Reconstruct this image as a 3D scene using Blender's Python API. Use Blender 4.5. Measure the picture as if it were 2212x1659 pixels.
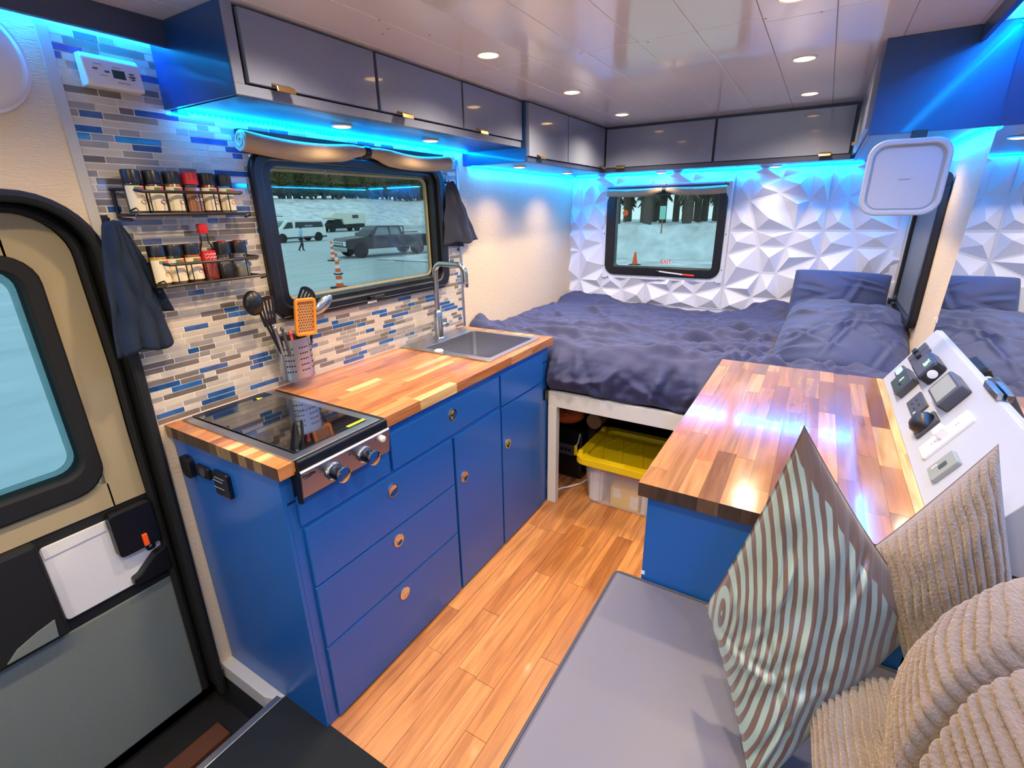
import bpy, bmesh, math, random
import numpy as np
from mathutils import Vector, Matrix, noise
for _o in list(bpy.data.objects): bpy.data.objects.remove(_o, do_unlink=True)
SC = bpy.context.scene
COL = SC.collection
# ------------------------------------------------------------------ camera, sky, exposure
YAW, PIT, ROL = math.radians(31.508), math.radians(19.436), math.radians(-1.036)
_f = Vector((math.cos(PIT)*math.cos(YAW), math.cos(PIT)*math.sin(YAW), -math.sin(PIT)))
_r = _f.cross(Vector((0, 0, 1))).normalized(); _u = _r.cross(_f)
_r2 = _r*math.cos(ROL)+_u*math.sin(ROL); _u2 = _u*math.cos(ROL)-_r*math.sin(ROL)
cam = bpy.data.cameras.new('camera'); camo = bpy.data.objects.new('camera', cam); COL.objects.link(camo)
camo.matrix_world = Matrix(((_r2.x, _u2.x, -_f.x, 0), (_r2.y, _u2.y, -_f.y, 0), (_r2.z, _u2.z, -_f.z, 1.5), (0, 0, 0, 1)))
cam.sensor_width = 36; cam.lens = 1057.25/2212*36; cam.clip_start = 0.02; cam.clip_end = 400
SC.camera = camo
W = bpy.data.worlds.new('overcast_sky'); SC.world = W; W.use_nodes = True
W.node_tree.nodes['Background'].inputs[0].default_value = (0.80, 0.93, 1.0, 1)
W.node_tree.nodes['Background'].inputs[1].default_value = 1.5
SC.view_settings.view_transform = 'Standard'; SC.view_settings.look = 'None'
SC.view_settings.gamma = 1; SC.view_settings.use_curve_mapping = False
SC.view_settings.exposure = 0.6
SC.cycles.use_denoising = True
SC.cycles.max_bounces = 10; SC.cycles.diffuse_bounces = 5; SC.cycles.transparent_max_bounces = 12
SC.cycles.sample_clamp_indirect = 6.0
PUCK_W, LED_E = 27.0, 130.0

def S(r, g, b):
    c = lambda v: (v/255/12.92 if v/255 <= .04045 else ((v/255+.055)/1.055)**2.4)
    return (c(r), c(g), c(b), 1)
# ------------------------------------------------------------------ materials
def mat(name, col, rough=.5, metal=0., var=0., scale=20, bump=0., stretch=(1, 1, 1), coat=0., emit=None, estr=0., spec=.5, rand=0., sheen=0., bscale=None):
    m = bpy.data.materials.new(name); m.use_nodes = True
    N, L = m.node_tree.nodes, m.node_tree.links; b = N['Principled BSDF']
    b.inputs['Base Color'].default_value = col; b.inputs['Roughness'].default_value = rough
    b.inputs['Metallic'].default_value = metal; b.inputs['Coat Weight'].default_value = coat
    b.inputs['Coat Roughness'].default_value = .06; b.inputs['Specular IOR Level'].default_value = spec
    if sheen: b.inputs['Sheen Weight'].default_value = sheen
    if emit: b.inputs['Emission Color'].default_value = emit; b.inputs['Emission Strength'].default_value = estr
    g = N.new('ShaderNodeNewGeometry'); mp = N.new('ShaderNodeMapping'); mp.inputs['Scale'].default_value = stretch
    L.new(g.outputs['Position'], mp.inputs['Vector'])
    n = N.new('ShaderNodeTexNoise'); n.inputs['Scale'].default_value = scale; n.inputs['Detail'].default_value = 5
    L.new(mp.outputs[0], n.inputs['Vector'])
    hs = N.new('ShaderNodeHueSaturation'); hs.inputs['Color'].default_value = col
    ma = N.new('ShaderNodeMath'); ma.operation = 'MULTIPLY_ADD'; ma.inputs[1].default_value = var*2; ma.inputs[2].default_value = 1-var
    L.new(n.outputs[0], ma.inputs[0])
    if rand:
        oi = N.new('ShaderNodeObjectInfo'); mb = N.new('ShaderNodeMath'); mb.operation = 'MULTIPLY_ADD'
        mb.inputs[1].default_value = rand*2; mb.inputs[2].default_value = 1-rand; L.new(oi.outputs['Random'], mb.inputs[0])
        mc = N.new('ShaderNodeMath'); mc.operation = 'MULTIPLY'; L.new(ma.outputs[0], mc.inputs[0]); L.new(mb.outputs[0], mc.inputs[1])
        L.new(mc.outputs[0], hs.inputs['Value'])
    else: L.new(ma.outputs[0], hs.inputs['Value'])
    L.new(hs.outputs[0], b.inputs['Base Color'])
    if bump:
        bm = N.new('ShaderNodeBump'); bm.inputs['Strength'].default_value = bump; bm.inputs['Distance'].default_value = .004
        if bscale:
            n2 = N.new('ShaderNodeTexNoise'); n2.inputs['Scale'].default_value = bscale; n2.inputs['Detail'].default_value = 3
            L.new(mp.outputs[0], n2.inputs['Vector']); L.new(n2.outputs[0], bm.inputs['Height'])
        else: L.new(n.outputs[0], bm.inputs['Height'])
        L.new(bm.outputs[0], b.inputs['Normal'])
    return m
def wood(name, stops, rough=.25, coat=.4, stretch=(2.2, 30, 30), bump=.05):
    """plank / stave timber: every piece takes its own tone from its Object Info random value"""
    m = bpy.data.materials.new(name); m.use_nodes = True
    N, L = m.node_tree.nodes, m.node_tree.links; b = N['Principled BSDF']
    b.inputs['Roughness'].default_value = rough; b.inputs['Coat Weight'].default_value = coat; b.inputs['Coat Roughness'].default_value = .09
    oi = N.new('ShaderNodeObjectInfo'); cr = N.new('ShaderNodeValToRGB'); e = cr.color_ramp.elements
    while len(e) > 1: e.remove(e[-1])
    e[0].position = stops[0][0]; e[0].color = stops[0][1]
    for p, c in stops[1:]: x = e.new(p); x.color = c
    L.new(oi.outputs['Random'], cr.inputs[0])
    g = N.new('ShaderNodeNewGeometry'); mp = N.new('ShaderNodeMapping'); mp.inputs['Scale'].default_value = stretch
    L.new(g.outputs['Position'], mp.inputs['Vector'])
    sc = N.new('ShaderNodeVectorMath'); sc.operation = 'SCALE'; sc.inputs[0].default_value = (7.3, 11.1, 3.7); L.new(oi.outputs['Random'], sc.inputs['Scale'])
    ad = N.new('ShaderNodeVectorMath'); L.new(mp.outputs[0], ad.inputs[0]); L.new(sc.outputs[0], ad.inputs[1])
    n = N.new('ShaderNodeTexNoise'); n.inputs['Scale'].default_value = 1.6; n.inputs['Detail'].default_value = 7; n.inputs['Distortion'].default_value = 1.1
    L.new(ad.outputs[0], n.inputs['Vector'])
    rp = N.new('ShaderNodeValToRGB'); rp.color_ramp.elements[0].position = .32; rp.color_ramp.elements[0].color = (.52, .42, .36, 1)
    rp.color_ramp.elements[1].position = .62; rp.color_ramp.elements[1].color = (1.12, 1.1, 1.05, 1); L.new(n.outputs[0], rp.inputs[0])
    mx = N.new('ShaderNodeMix'); mx.data_type = 'RGBA'; mx.blend_type = 'MULTIPLY'; mx.inputs['Factor'].default_value = .75
    L.new(cr.outputs[0], mx.inputs['A']); L.new(rp.outputs[0], mx.inputs['B']); L.new(mx.outputs['Result'], b.inputs['Base Color'])
    bm = N.new('ShaderNodeBump'); bm.inputs['Strength'].default_value = bump; bm.inputs['Distance'].default_value = .002
    L.new(n.outputs[0], bm.inputs['Height']); L.new(bm.outputs[0], b.inputs['Normal'])
    return m
def glass(name, tint, gloss=.12, rough=.0):
    m = bpy.data.materials.new(name); m.use_nodes = True
    N, L = m.node_tree.nodes, m.node_tree.links; N.remove(N['Principled BSDF'])
    t = N.new('ShaderNodeBsdfTransparent'); t.inputs[0].default_value = tint
    gl = N.new('ShaderNodeBsdfGlossy'); gl.inputs['Roughness'].default_value = rough; gl.inputs[0].default_value = (.9, .9, .9, 1)
    fr = N.new('ShaderNodeFresnel'); fr.inputs[0].default_value = 1.45
    mm = N.new('ShaderNodeMath'); mm.operation = 'MULTIPLY'; mm.inputs[1].default_value = gloss*8; L.new(fr.outputs[0], mm.inputs[0])
    mx = N.new('ShaderNodeMixShader'); L.new(mm.outputs[0], mx.inputs[0]); L.new(t.outputs[0], mx.inputs[1]); L.new(gl.outputs[0], mx.inputs[2])
    L.new(mx.outputs[0], N['Material Output'].inputs[0]); return m
M = {}
M['blue'] = mat('cabinet_blue_paint', S(26, 92, 162), .33, var=.05, scale=6, coat=.15)
M['bluegap'] = mat('cabinet_blue_shadow_gap', S(10, 40, 110), .5)
M['slate'] = mat('slate_blue_paint', S(122, 130, 154), .3, var=.05, scale=60, coat=.7, bump=.08, stretch=(1, 1, 1))
M['slatedark'] = mat('dark_slate_edge', S(60, 68, 92), .4)
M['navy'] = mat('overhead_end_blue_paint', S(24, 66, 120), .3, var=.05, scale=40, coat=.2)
M['black'] = mat('black_plastic', S(14, 15, 18), .35)
M['blackmat'] = mat('black_rubber', S(10, 11, 12), .75, var=.1)
M['blackgl'] = mat('black_glass', S(6, 6, 8), .04, coat=1., spec=.8)
M['steel'] = mat('brushed_steel', S(186, 188, 192), .28, 1., var=.06, scale=30, stretch=(1, 1, 40))
M['steelx'] = mat('brushed_steel_sheet', S(190, 190, 194), .3, 1., var=.08, scale=20, stretch=(1, 30, 30))
M['nickel'] = mat('brushed_nickel', S(176, 178, 180), .22, 1., var=.04)
M['chrome'] = mat('chrome', S(225, 225, 228), .06, 1.)
M['brass'] = mat('brushed_brass_pull', S(196, 160, 110), .3, 1.)
M['beige'] = mat('woven_beige_wall_vinyl', S(222, 200, 166), .6, var=.05, scale=9, bump=.55, stretch=(3, 3, 22), bscale=18)
M['white'] = mat('white_satin_paint', S(226, 228, 232), .4, var=.02)
M['greywhite'] = mat('light_grey_white_plastic', S(172, 176, 183), .4)
M['whitepl'] = mat('white_plastic', S(225, 226, 226), .35)
M['cream'] = mat('cream_painted_timber', S(222, 220, 206), .4, var=.03)
M['ceil'] = mat('gloss_white_ceiling_plank', S(238, 236, 234), .16, var=.02, scale=4, coat=.5, bump=.012, bscale=7)
M['panel3d'] = mat('white_pvc_wall_panel', S(226, 227, 232), .42)
M['grout'] = mat('pale_grout', S(236, 232, 224), .8)
M['t_light'] = mat('tile_pale_stone', S(194, 182, 162), .12, var=.16, scale=26, coat=.5, rand=.12, stretch=(1, 1, 4))
M['t_mid'] = mat('tile_grey_stone', S(148, 140, 130), .12, var=.2, scale=26, coat=.5, rand=.12, stretch=(1, 1, 4))
M['t_dark'] = mat('tile_taupe_stone', S(114, 104, 90), .12, var=.2, scale=26, coat=.5, rand=.15, stretch=(1, 1, 4))
M['t_blue'] = mat('tile_blue_marbled_glass', S(42, 86, 140), .06, var=.75, scale=34, coat=.9, rand=.15)
M['counter'] = wood('acacia_counter_stave', [(0, S(176, 106, 50)), (.2, S(202, 134, 70)), (.4, S(184, 114, 56)), (.58, S(208, 146, 80)), (.72, S(156, 90, 44)), (.88, S(228, 184, 118)), (.93, S(176, 104, 50)), (1, S(182, 110, 54))])
M['penin'] = wood('walnut_acacia_table_stave', [(0, S(152, 96, 50)), (.2, S(178, 122, 68)), (.36, S(132, 82, 42)), (.55, S(188, 136, 80)), (.7, S(104, 66, 38)), (.84, S(166, 112, 58)), (.93, S(214, 176, 108)), (1, S(146, 94, 50))], rough=.16, coat=.8, stretch=(1.6, 22, 22))
M['floor'] = wood('oak_floor_plank', [(0, S(190, 126, 72)), (.25, S(206, 142, 84)), (.5, S(178, 112, 60)), (.75, S(216, 152, 92)), (1, S(166, 104, 58))], rough=.36, coat=.15, stretch=(1.8, 26, 26))
M['endgrain'] = wood('end_grain_timber', [(0, S(62, 42, 28)), (.45, S(78, 52, 34)), (.6, S(56, 38, 26)), (.8, S(112, 80, 48)), (.92, S(150, 116, 70)), (1, S(66, 44, 30))], rough=.4, coat=.1, stretch=(30, 30, 6))
M['palewood'] = wood('pale_maple_strip', [(0, S(226, 186, 120)), (1, S(232, 194, 130))], rough=.2, coat=.6)
M['subfloor'] = mat('dark_joint', S(70, 42, 22), .8)
M['brownwood'] = mat('stained_step_board', S(92, 52, 26), .5, var=.3, scale=6, stretch=(2, 20, 20))
M['carpet'] = mat('charcoal_carpet', S(18, 21, 21), .95, var=.4, scale=220, bump=.9, bscale=300)
M['duvet'] = mat('slate_cotton_duvet', S(54, 57, 88), .75, var=.05, scale=30, sheen=.1, bump=.25, bscale=90)
M['pillow'] = mat('blue_grey_pillowcase', S(52, 62, 96), .7, var=.05, scale=30, sheen=.1, bump=.2, bscale=80)
M['mattress'] = mat('charcoal_mattress_cover', S(36, 37, 46), .85)
M['bench'] = mat('grey_vinyl_cushion', S(92, 90, 98), .42, var=.04, scale=300, bump=.08, bscale=400)
M['benchpipe'] = mat('dark_grey_piping', S(58, 58, 66), .6)
M['tan'] = mat('tan_ribbed_plush', S(124, 105, 88), .95, var=.18, scale=60, sheen=.5, bump=.8, bscale=260)
M['cloth'] = mat('navy_dish_cloth', S(17, 33, 54), .9, var=.12, scale=160, bump=.4, bscale=260)
M['cloth2'] = mat('charcoal_dish_cloth', S(44, 46, 58), .9, var=.1, scale=160, bump=.4, bscale=260)
M['shade'] = mat('tan_blackout_shade', S(186, 160, 122), .7, var=.06, scale=30)
M['dooropal'] = mat('tan_door_liner', S(168, 152, 116), .7, var=.05, scale=200)
M['doorgrey'] = mat('grey_green_door_fabric', S(112, 120, 112), .9, var=.14, scale=160)
M['alu'] = mat('aluminium_nosing', S(190, 194, 198), .35, 1.)
M['silltrim'] = mat('light_grey_sill_cover', S(190, 186, 176), .6, var=.05)
M['mirror'] = mat('mirror_silver', S(236, 240, 240), .01, 1.)
M['greyglass'] = mat('dark_grey_shaded_pane', S(96, 100, 102), .5, var=.12, scale=5)
M['wglass'] = glass('teal_tinted_glass', (.56, .66, .66, 1), .04)
M['dglass'] = glass('frosted_teal_glass', (.54, .68, .72, 1), .04, .3)
M['yellow'] = mat('yellow_plastic_lid', S(232, 196, 10), .35, var=.04)
M['bin'] = mat('clear_plastic_tub', S(232, 234, 238), .15); _b = M['bin'].node_tree.nodes['Principled BSDF']; _b.inputs['Alpha'].default_value = .38
M['orange'] = mat('orange_plastic', (1, .11, .01, 1), .4)
M['grater'] = mat('amber_plastic', S(224, 138, 36), .4)
M['orangecloth'] = mat('orange_fabric', S(214, 104, 50), .8, var=.1)
M['fur'] = mat('tan_fabric', S(150, 112, 78), .9, var=.2, scale=80)
M['red'] = mat('red_plastic', S(206, 30, 30), .35)
M['green'] = mat('green_label_print', S(84, 124, 38), .5)
M['redp'] = mat('red_label_print', S(206, 70, 60), .5)
M['labelc'] = mat('cream_paper_label', S(232, 216, 178), .5)
M['yellowst'] = mat('yellow_warning_sticker', S(232, 226, 30), .5)
M['warm'] = mat('lit_warm_lens', (1, .8, .5, 1), .5, emit=(1, .62, .24, 1), estr=7)
M['led'] = mat('lit_blue_led_tape', (.0, .5, 1, 1), .5, emit=(.0, .25, 1, 1), estr=LED_E)
M['leddot'] = mat('lit_cyan_led', (.3, .9, 1, 1), .5, emit=(.0, .45, 1, 1), estr=70)
M['bluelit'] = mat('lit_blue_digits', (.1, .2, 1, 1), .5, emit=(.1, .25, 1, 1), estr=4)
M['greenlit'] = mat('lit_green_digits', (.2, 1, .6, 1), .5, emit=(.25, 1, .6, 1), estr=2)
M['lcd'] = mat('grey_lcd', S(140, 146, 138), .2)
M['lcdg'] = mat('dark_green_lcd', S(52, 70, 62), .2)
M['dkgrey'] = mat('dark_grey_device', S(66, 66, 72), .4)
M['print'] = mat('black_print', S(20, 20, 24), .5)
M['greyprint'] = mat('grey_print', S(140, 142, 148), .5)
M['snow'] = mat('packed_snow', S(208, 214, 220), .8, var=.75, scale=.9, bump=1., bscale=1.6)  # mottled tone stands in for relief shading, along with dirty patches
M['snowroad'] = mat('icy_lot_surface', S(176, 186, 190), .75, var=.28, scale=.35, stretch=(1, 4, 1), bump=.5, bscale=2)
M['bark'] = mat('pine_bark', S(96, 84, 76), .9, var=.3, scale=6)
M['needle'] = mat('olive_pine_needles', S(92, 92, 48), .95, var=.5, scale=2.5, rand=.25)
M['needleg'] = mat('grey_green_pine_needles', S(92, 92, 84), .95, var=.5, scale=2.5, rand=.25)
M['truck'] = mat('dark_plum_car_paint', S(40, 34, 48), .45, coat=.15)
M['vanw'] = mat('white_car_paint', S(232, 236, 238), .3, coat=.5)
M['carglass'] = mat('dark_car_glass', S(60, 66, 70), .1)
M['trkglass'] = mat('truck_glass_painted_reflection', S(126, 134, 138), .15)  # pale grey base colour stands in for reflections in the side windows
M['tyre'] = mat('tyre_rubber', S(30, 30, 32), .8)
M['skin'] = mat('skin', S(150, 110, 90), .6)
M['shirt'] = mat('pale_blue_jacket', S(160, 190, 220), .8)
M['pants'] = mat('dark_trousers', S(44, 46, 58), .8)
M['glassjar'] = glass('jar_glass', (.95, .96, .96, 1), .12, .02)

# ------------------------------------------------------------------ mesh helpers
ORG = {}
class MB:
    def __init__(s): s.v, s.f, s.m, s.uv, s.mi = [], [], [], None, 0
    def _a(s, vs, fs):
        k = len(s.v); s.v += [tuple(p) for p in vs]; s.f += [tuple(i+k for i in f) for f in fs]; s.m += [s.mi]*len(fs); return s
    def box(s, x0, x1, y0, y1, z0, z1):
        x0, x1 = min(x0, x1), max(x0, x1); y0, y1 = min(y0, y1), max(y0, y1); z0, z1 = min(z0, z1), max(z0, z1)
        return s._a([(x0, y0, z0), (x1, y0, z0), (x1, y1, z0), (x0, y1, z0), (x0, y0, z1), (x1, y0, z1), (x1, y1, z1), (x0, y1, z1)],
                    [(3, 2, 1, 0), (4, 5, 6, 7), (0, 1, 5, 4), (1, 2, 6, 5), (2, 3, 7, 6), (3, 0, 4, 7)])
    @staticmethod
    def _p(ax, a, q): return {'x': (a, q[0], q[1]), 'y': (q[0], a, q[1]), 'z': (q[0], q[1], a)}[ax]
    def prism(s, poly, a0, a1, ax):
        n = len(poly)
        return s._a([s._p(ax, a0, q) for q in poly]+[s._p(ax, a1, q) for q in poly],
                    [tuple(range(n)), tuple(range(2*n-1, n-1, -1))]+[(i, (i+1) % n, n+(i+1) % n, n+i) for i in range(n)])
    def ring(s, o, i, a0, a1, ax):
        n = len(o); vs = [s._p(ax, a, q) for a in (a0, a1) for L in (o, i) for q in L]; fs = []
        for k in range(n):
            j = (k+1) % n
            fs += [(k, j, n+j, n+k), (2*n+k, 3*n+k, 3*n+j, 2*n+j), (k, 2*n+k, 2*n+j, j), (n+k, n+j, 3*n+j, 3*n+k)]
        return s._a(vs, fs)
    def tube(s, pts, r, n=8, closed=False):
        P = [Vector(p) for p in pts]; rs = r if isinstance(r, (list, tuple)) else [r]*len(P); m = len(P); vs, fs = [], []
        up = Vector((0, 0, 1)); prev = None
        for i, p in enumerate(P):
            t = (P[(i+1) % m]-P[i-1]) if (closed or 0 < i < m-1) else (P[1]-P[0] if i == 0 else P[-1]-P[-2])
            t.normalize()
            a = prev - t*prev.dot(t) if prev else t.cross(up if abs(t.z) < .95 else Vector((1, 0, 0)))
            if a.length < 1e-6: a = t.cross(Vector((0, 1, 0)))
            a.normalize(); prev = a; b = t.cross(a)
            vs += [p+(a*math.cos(2*math.pi*k/n)+b*math.sin(2*math.pi*k/n))*rs[i] for k in range(n)]
        for i in range(m if closed else m-1):
            j = (i+1) % m
            fs += [(i*n+k, i*n+(k+1) % n, j*n+(k+1) % n, j*n+k) for k in range(n)]
        if not closed: fs += [tuple(range(n-1, -1, -1)), tuple((m-1)*n+k for k in range(n))]
        return s._a(vs, fs)
    def cyl(s, p0, p1, r0, r1=None, n=20): return s.tube([p0, p1], [r0, r0 if r1 is None else r1], n)
    def lathe(s, prof, o=(0, 0, 0), ax='z', n=20):
        o = Vector(o); vs, fs = [], []; B = {'z': (Vector((1, 0, 0)), Vector((0, 1, 0)), Vector((0, 0, 1))), 'y': (Vector((1, 0, 0)), Vector((0, 0, 1)), Vector((0, 1, 0))), 'x': (Vector((0, 1, 0)), Vector((0, 0, 1)), Vector((1, 0, 0)))}[ax]
        for r, h in prof: vs += [o+B[2]*h+(B[0]*math.cos(2*math.pi*k/n)+B[1]*math.sin(2*math.pi*k/n))*max(r, 1e-4) for k in range(n)]
        for i in range(len(prof)-1): fs += [(i*n+k, i*n+(k+1) % n, (i+1)*n+(k+1) % n, (i+1)*n+k) for k in range(n)]
        fs += [tuple(range(n-1, -1, -1)), tuple((len(prof)-1)*n+k for k in range(n))]
        return s._a(vs, fs)
    def sph(s, c, r, n=12, m=8):
        r = r if isinstance(r, (tuple, list)) else (r, r, r); k = len(s.v)
        pr = [(math.sin(math.pi*i/m), -math.cos(math.pi*i/m)) for i in range(m+1)]
        s.lathe(pr, n=n)
        for i in range(k, len(s.v)): x, y, z = s.v[i]; s.v[i] = (c[0]+x*r[0], c[1]+y*r[1], c[2]+z*r[2])
        return s
    def grid(s, fn, nu, nv):
        vs = [fn(i/(nu-1), j/(nv-1)) for j in range(nv) for i in range(nu)]
        return s._a(vs, [(j*nu+i, j*nu+i+1, (j+1)*nu+i+1, (j+1)*nu+i) for j in range(nv-1) for i in range(nu-1)])
    def xf(s, mtx, k=0):
        for i in range(k, len(s.v)): s.v[i] = tuple(mtx @ Vector(s.v[i]))
        return s
    def build(s, name, mt, parent=None, bevel=0, smooth=False, local=False, ang=40, recalc=True):
        me = bpy.data.meshes.new(name); vs = [Vector(p) for p in s.v]
        if parent is not None: o0 = ORG[parent.name]
        elif local: o0 = Vector((0, 0, 0))
        else: o0 = Vector(((min(v.x for v in vs)+max(v.x for v in vs))/2, (min(v.y for v in vs)+max(v.y for v in vs))/2, min(v.z for v in vs)))
        me.from_pydata([v-o0 for v in vs], [], s.f)
        if recalc:
            b = bmesh.new(); b.from_mesh(me); bmesh.ops.recalc_face_normals(b, faces=b.faces); b.to_mesh(me); b.free()
        for q in (mt if isinstance(mt, (list, tuple)) else [mt]): me.materials.append(q)
        if isinstance(mt, (list, tuple)): me.polygons.foreach_set('material_index', s.m)
        if s.uv:
            u = me.uv_layers.new(name='uv')
            for lp in me.loops: u.data[lp.index].uv = s.uv[lp.vertex_index]
        if smooth: me.shade_smooth(); me.set_sharp_from_angle(angle=math.radians(ang))
        o = bpy.data.objects.new(name, me); COL.objects.link(o)
        if parent is not None: o.parent = parent
        else: o.location = o0
        ORG[o.name] = o0
        if bevel:
            md = o.modifiers.new('b', 'BEVEL'); md.width = bevel; md.segments = 2; md.limit_method = 'ANGLE'
        return o
def tag(o, label, cat, group=None):
    o['label'] = label; o['category'] = cat
    if group: o['group'] = group
    return o
def thing(name, label, cat, loc=(0, 0, 0), group=None):
    o = bpy.data.objects.new(name, None); COL.objects.link(o); o.location = loc; o.empty_display_size = .05; ORG[o.name] = Vector(loc); return tag(o, label, cat, group)
def struct(o): o['kind'] = 'structure'; return o
def sroot(name, loc=(0, 0, 0)):
    o = bpy.data.objects.new(name, None); COL.objects.link(o); o.location = loc; ORG[o.name] = Vector(loc); return struct(o)
def dup(o, parent=None, loc=None, label=None):
    c = o.copy(); COL.objects.link(c); c.parent = parent; ORG[c.name] = ORG[o.name]
    if loc is not None: c.location = loc
    if label: c['label'] = label
    for ch in list(o.children): dup(ch, c)
    return c
def rr(a0, a1, b0, b1, r, n=6):
    out = []
    for cx, cy, t0 in ((a1-r, b1-r, 0), (a0+r, b1-r, 90), (a0+r, b0+r, 180), (a1-r, b0+r, 270)):
        for k in range(n+1):
            t = math.radians(t0+90*k/n); out.append((cx+r*math.cos(t), cy+r*math.sin(t)))
    return out
def ell(cx, cy, rx, ry, n=24): return [(cx+rx*math.cos(2*math.pi*k/n), cy+ry*math.sin(2*math.pi*k/n)) for k in range(n)]
def cut(rect, holes):
    rs = [rect]
    for h in holes:
        nr = []
        for a0, a1, b0, b1 in rs:
            if a1 <= h[0] or a0 >= h[1] or b1 <= h[2] or b0 >= h[3]: nr.append((a0, a1, b0, b1)); continue
            if a0 < h[0]: nr.append((a0, h[0], b0, b1))
            if a1 > h[1]: nr.append((h[1], a1, b0, b1))
            c0, c1 = max(a0, h[0]), min(a1, h[1])
            if b0 < h[2]: nr.append((c0, c1, b0, h[2]))
            if b1 > h[3]: nr.append((c0, c1, h[3], b1))
        rs = nr
    return [r for r in rs if r[1]-r[0] > .004 and r[3]-r[2] > .004]
def text(name, body, size, mtx, mt, parent, ext=.0004):
    cu = bpy.data.curves.new(name, 'FONT'); cu.body = body; cu.size = size; cu.extrude = ext; cu.align_x = 'CENTER'; cu.align_y = 'CENTER'
    t = bpy.data.objects.new(name, cu); COL.objects.link(t); bpy.context.view_layer.update()
    me = bpy.data.meshes.new_from_object(t.evaluated_get(bpy.context.evaluated_depsgraph_get()))
    bpy.data.objects.remove(t, do_unlink=True)
    o0 = ORG[parent.name]; me.transform(Matrix.Translation(-o0) @ mtx); me.materials.clear(); me.materials.append(mt)
    o = bpy.data.objects.new(name, me); COL.objects.link(o); o.parent = parent; ORG[o.name] = o0; return o
def frame_m(o, xa, ya):
    xa, ya = Vector(xa).normalized(), Vector(ya).normalized(); za = xa.cross(ya); m = Matrix((xa, ya, za)).transposed().to_4x4(); m.translation = Vector(o); return m
def spot(parent, p, e, size=150, col=(1, .79, .54), d=(0, 0, -1)):
    l = bpy.data.lights.new('lamp', 'SPOT'); l.energy = e; l.color = col; l.spot_size = math.radians(size); l.spot_blend = .9; l.shadow_soft_size = .03
    o = bpy.data.objects.new('lamp', l); COL.objects.link(o); o.parent = parent; o.location = Vector(p)-ORG[parent.name]
    o.rotation_euler = Vector(d).to_track_quat('-Z', 'Y').to_euler(); return o
R = random.Random(7)
YW, XB, YR, ZC, YC, ZT = 1.581, 3.46, -.385, 1.966, 1.066, .92
# ------------------------------------------------------------------ structure: floor
fl = sroot('floor'); MB().box(-1.4, 3.5, -.42, 1.27, -.06, -.021).box(.62, 3.5, -.42, 1.6, -.06, -.007).build('subfloor', M['subfloor'], fl)
y = .235
while y < 1.07:
    y1 = min(y+.0765, 1.0655 if y < 1.0 else 2); x = .62-R.random()*.4
    if y1 > 1.06: y1 = 1.075
    while x < 3.0:
        L_ = R.uniform(.38, .85); a, b = max(x, .62), min(x+L_, 3.0)
        if b-a > .03: MB().box(a+.0008, b-.0008, y+.0006, y1-.0006, -.007, R.uniform(-.0006, 0)).build('plank', M['floor'], fl)
        x += L_
    y = y1
for y in (1.075, 1.152, 1.229):   # under the bed platform
    MB().box(2.09, 3.0, y+.0006, y+.0764, -.007, 0).build('plank', M['floor'], fl)
# entry carpet, nosing, step well
st = struct(MB().box(-1.4, .6195, .30, 1.272, -.02, .006).build('floor_carpet', M['carpet']))
struct(MB().box(-1.4, .597, 1.272, 1.297, -.03, .0075).box(-1.4, .597, 1.292, 1.297, -.2, -.03).build('trim_1', M['alu'], bevel=.002))
struct(MB().prism([(.583, 1.297), (.6115, 1.272), (.6115, 1.60), (.572, 1.60), (.572, 1.33)], -.06, .006, 'z').build('trim_2', M['silltrim'], bevel=.004))
tw = sroot('trim_3'); MB().box(-1.4, .572, 1.297, 1.70, -.24, -.2).build('step_tread', M['blackmat'], tw)
MB().box(-1.4, .50, 1.47, 1.545, -.2, -.175).build('step_board', M['brownwood'], tw); MB().box(-1.4, .61, 1.70, 1.72, -.3, -.0).box(.572, .61, 1.297, 1.72, -.3, -.061).box(-1.4, .61, 1.28, 1.72, -.32, -.24).build('step_riser', M['blackmat'], tw)
# ------------------------------------------------------------------ left wall, tiles, door
wl = sroot('wall_left')
# beige panel: everything round the rounded door opening and the bed-side panel
dr = [(.40, 1.563)]+[(.415+.16*math.sin(t), 1.403+.16*math.cos(t)) for t in [math.radians(a) for a in range(0, 91, 10)]]+[(.581, 1.1), (.577, .9), (.572, .5), (.562, .0)]
poly = [(-1.4, 1.563)]+dr+[(.562, -.02), (.64, -.02), (.64, .94), (.584, .94), (.584, 1.966), (-1.4, 1.966)]
MB().prism(poly, YW, YW+.03, 'y').build('wall_panel', M['beige'], wl)
MB().box(2.09, XB, YW, YW+.03, 0, 1.966).build('wall_panel', M['beige'], wl)
WX0, WX1, WZ0, WZ1 = 1.02, 1.955, 1.16, 1.685
g = MB()
for a0, a1, b0, b1 in cut((.584, 2.09, .90, 1.966), [(WX0, WX1, WZ0, WZ1)]): g.box(a0, a1, YW+.0009, YW+.05, b0, b1)
g.build('grout', M['grout'], wl)
MB().box(.561, .584, YW-.004, YW, .95, 1.92).build('edge_strip', M['silltrim'], wl, bevel=.001)
MB().box(2.086, 2.102, YW-.005, YW, .92, 1.74).build('edge_strip', M['alu'], wl, bevel=.001)
tiles = []; TM = ['t_light', 't_mid', 't_dark', 't_blue']; z = .9235; row = 0
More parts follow.
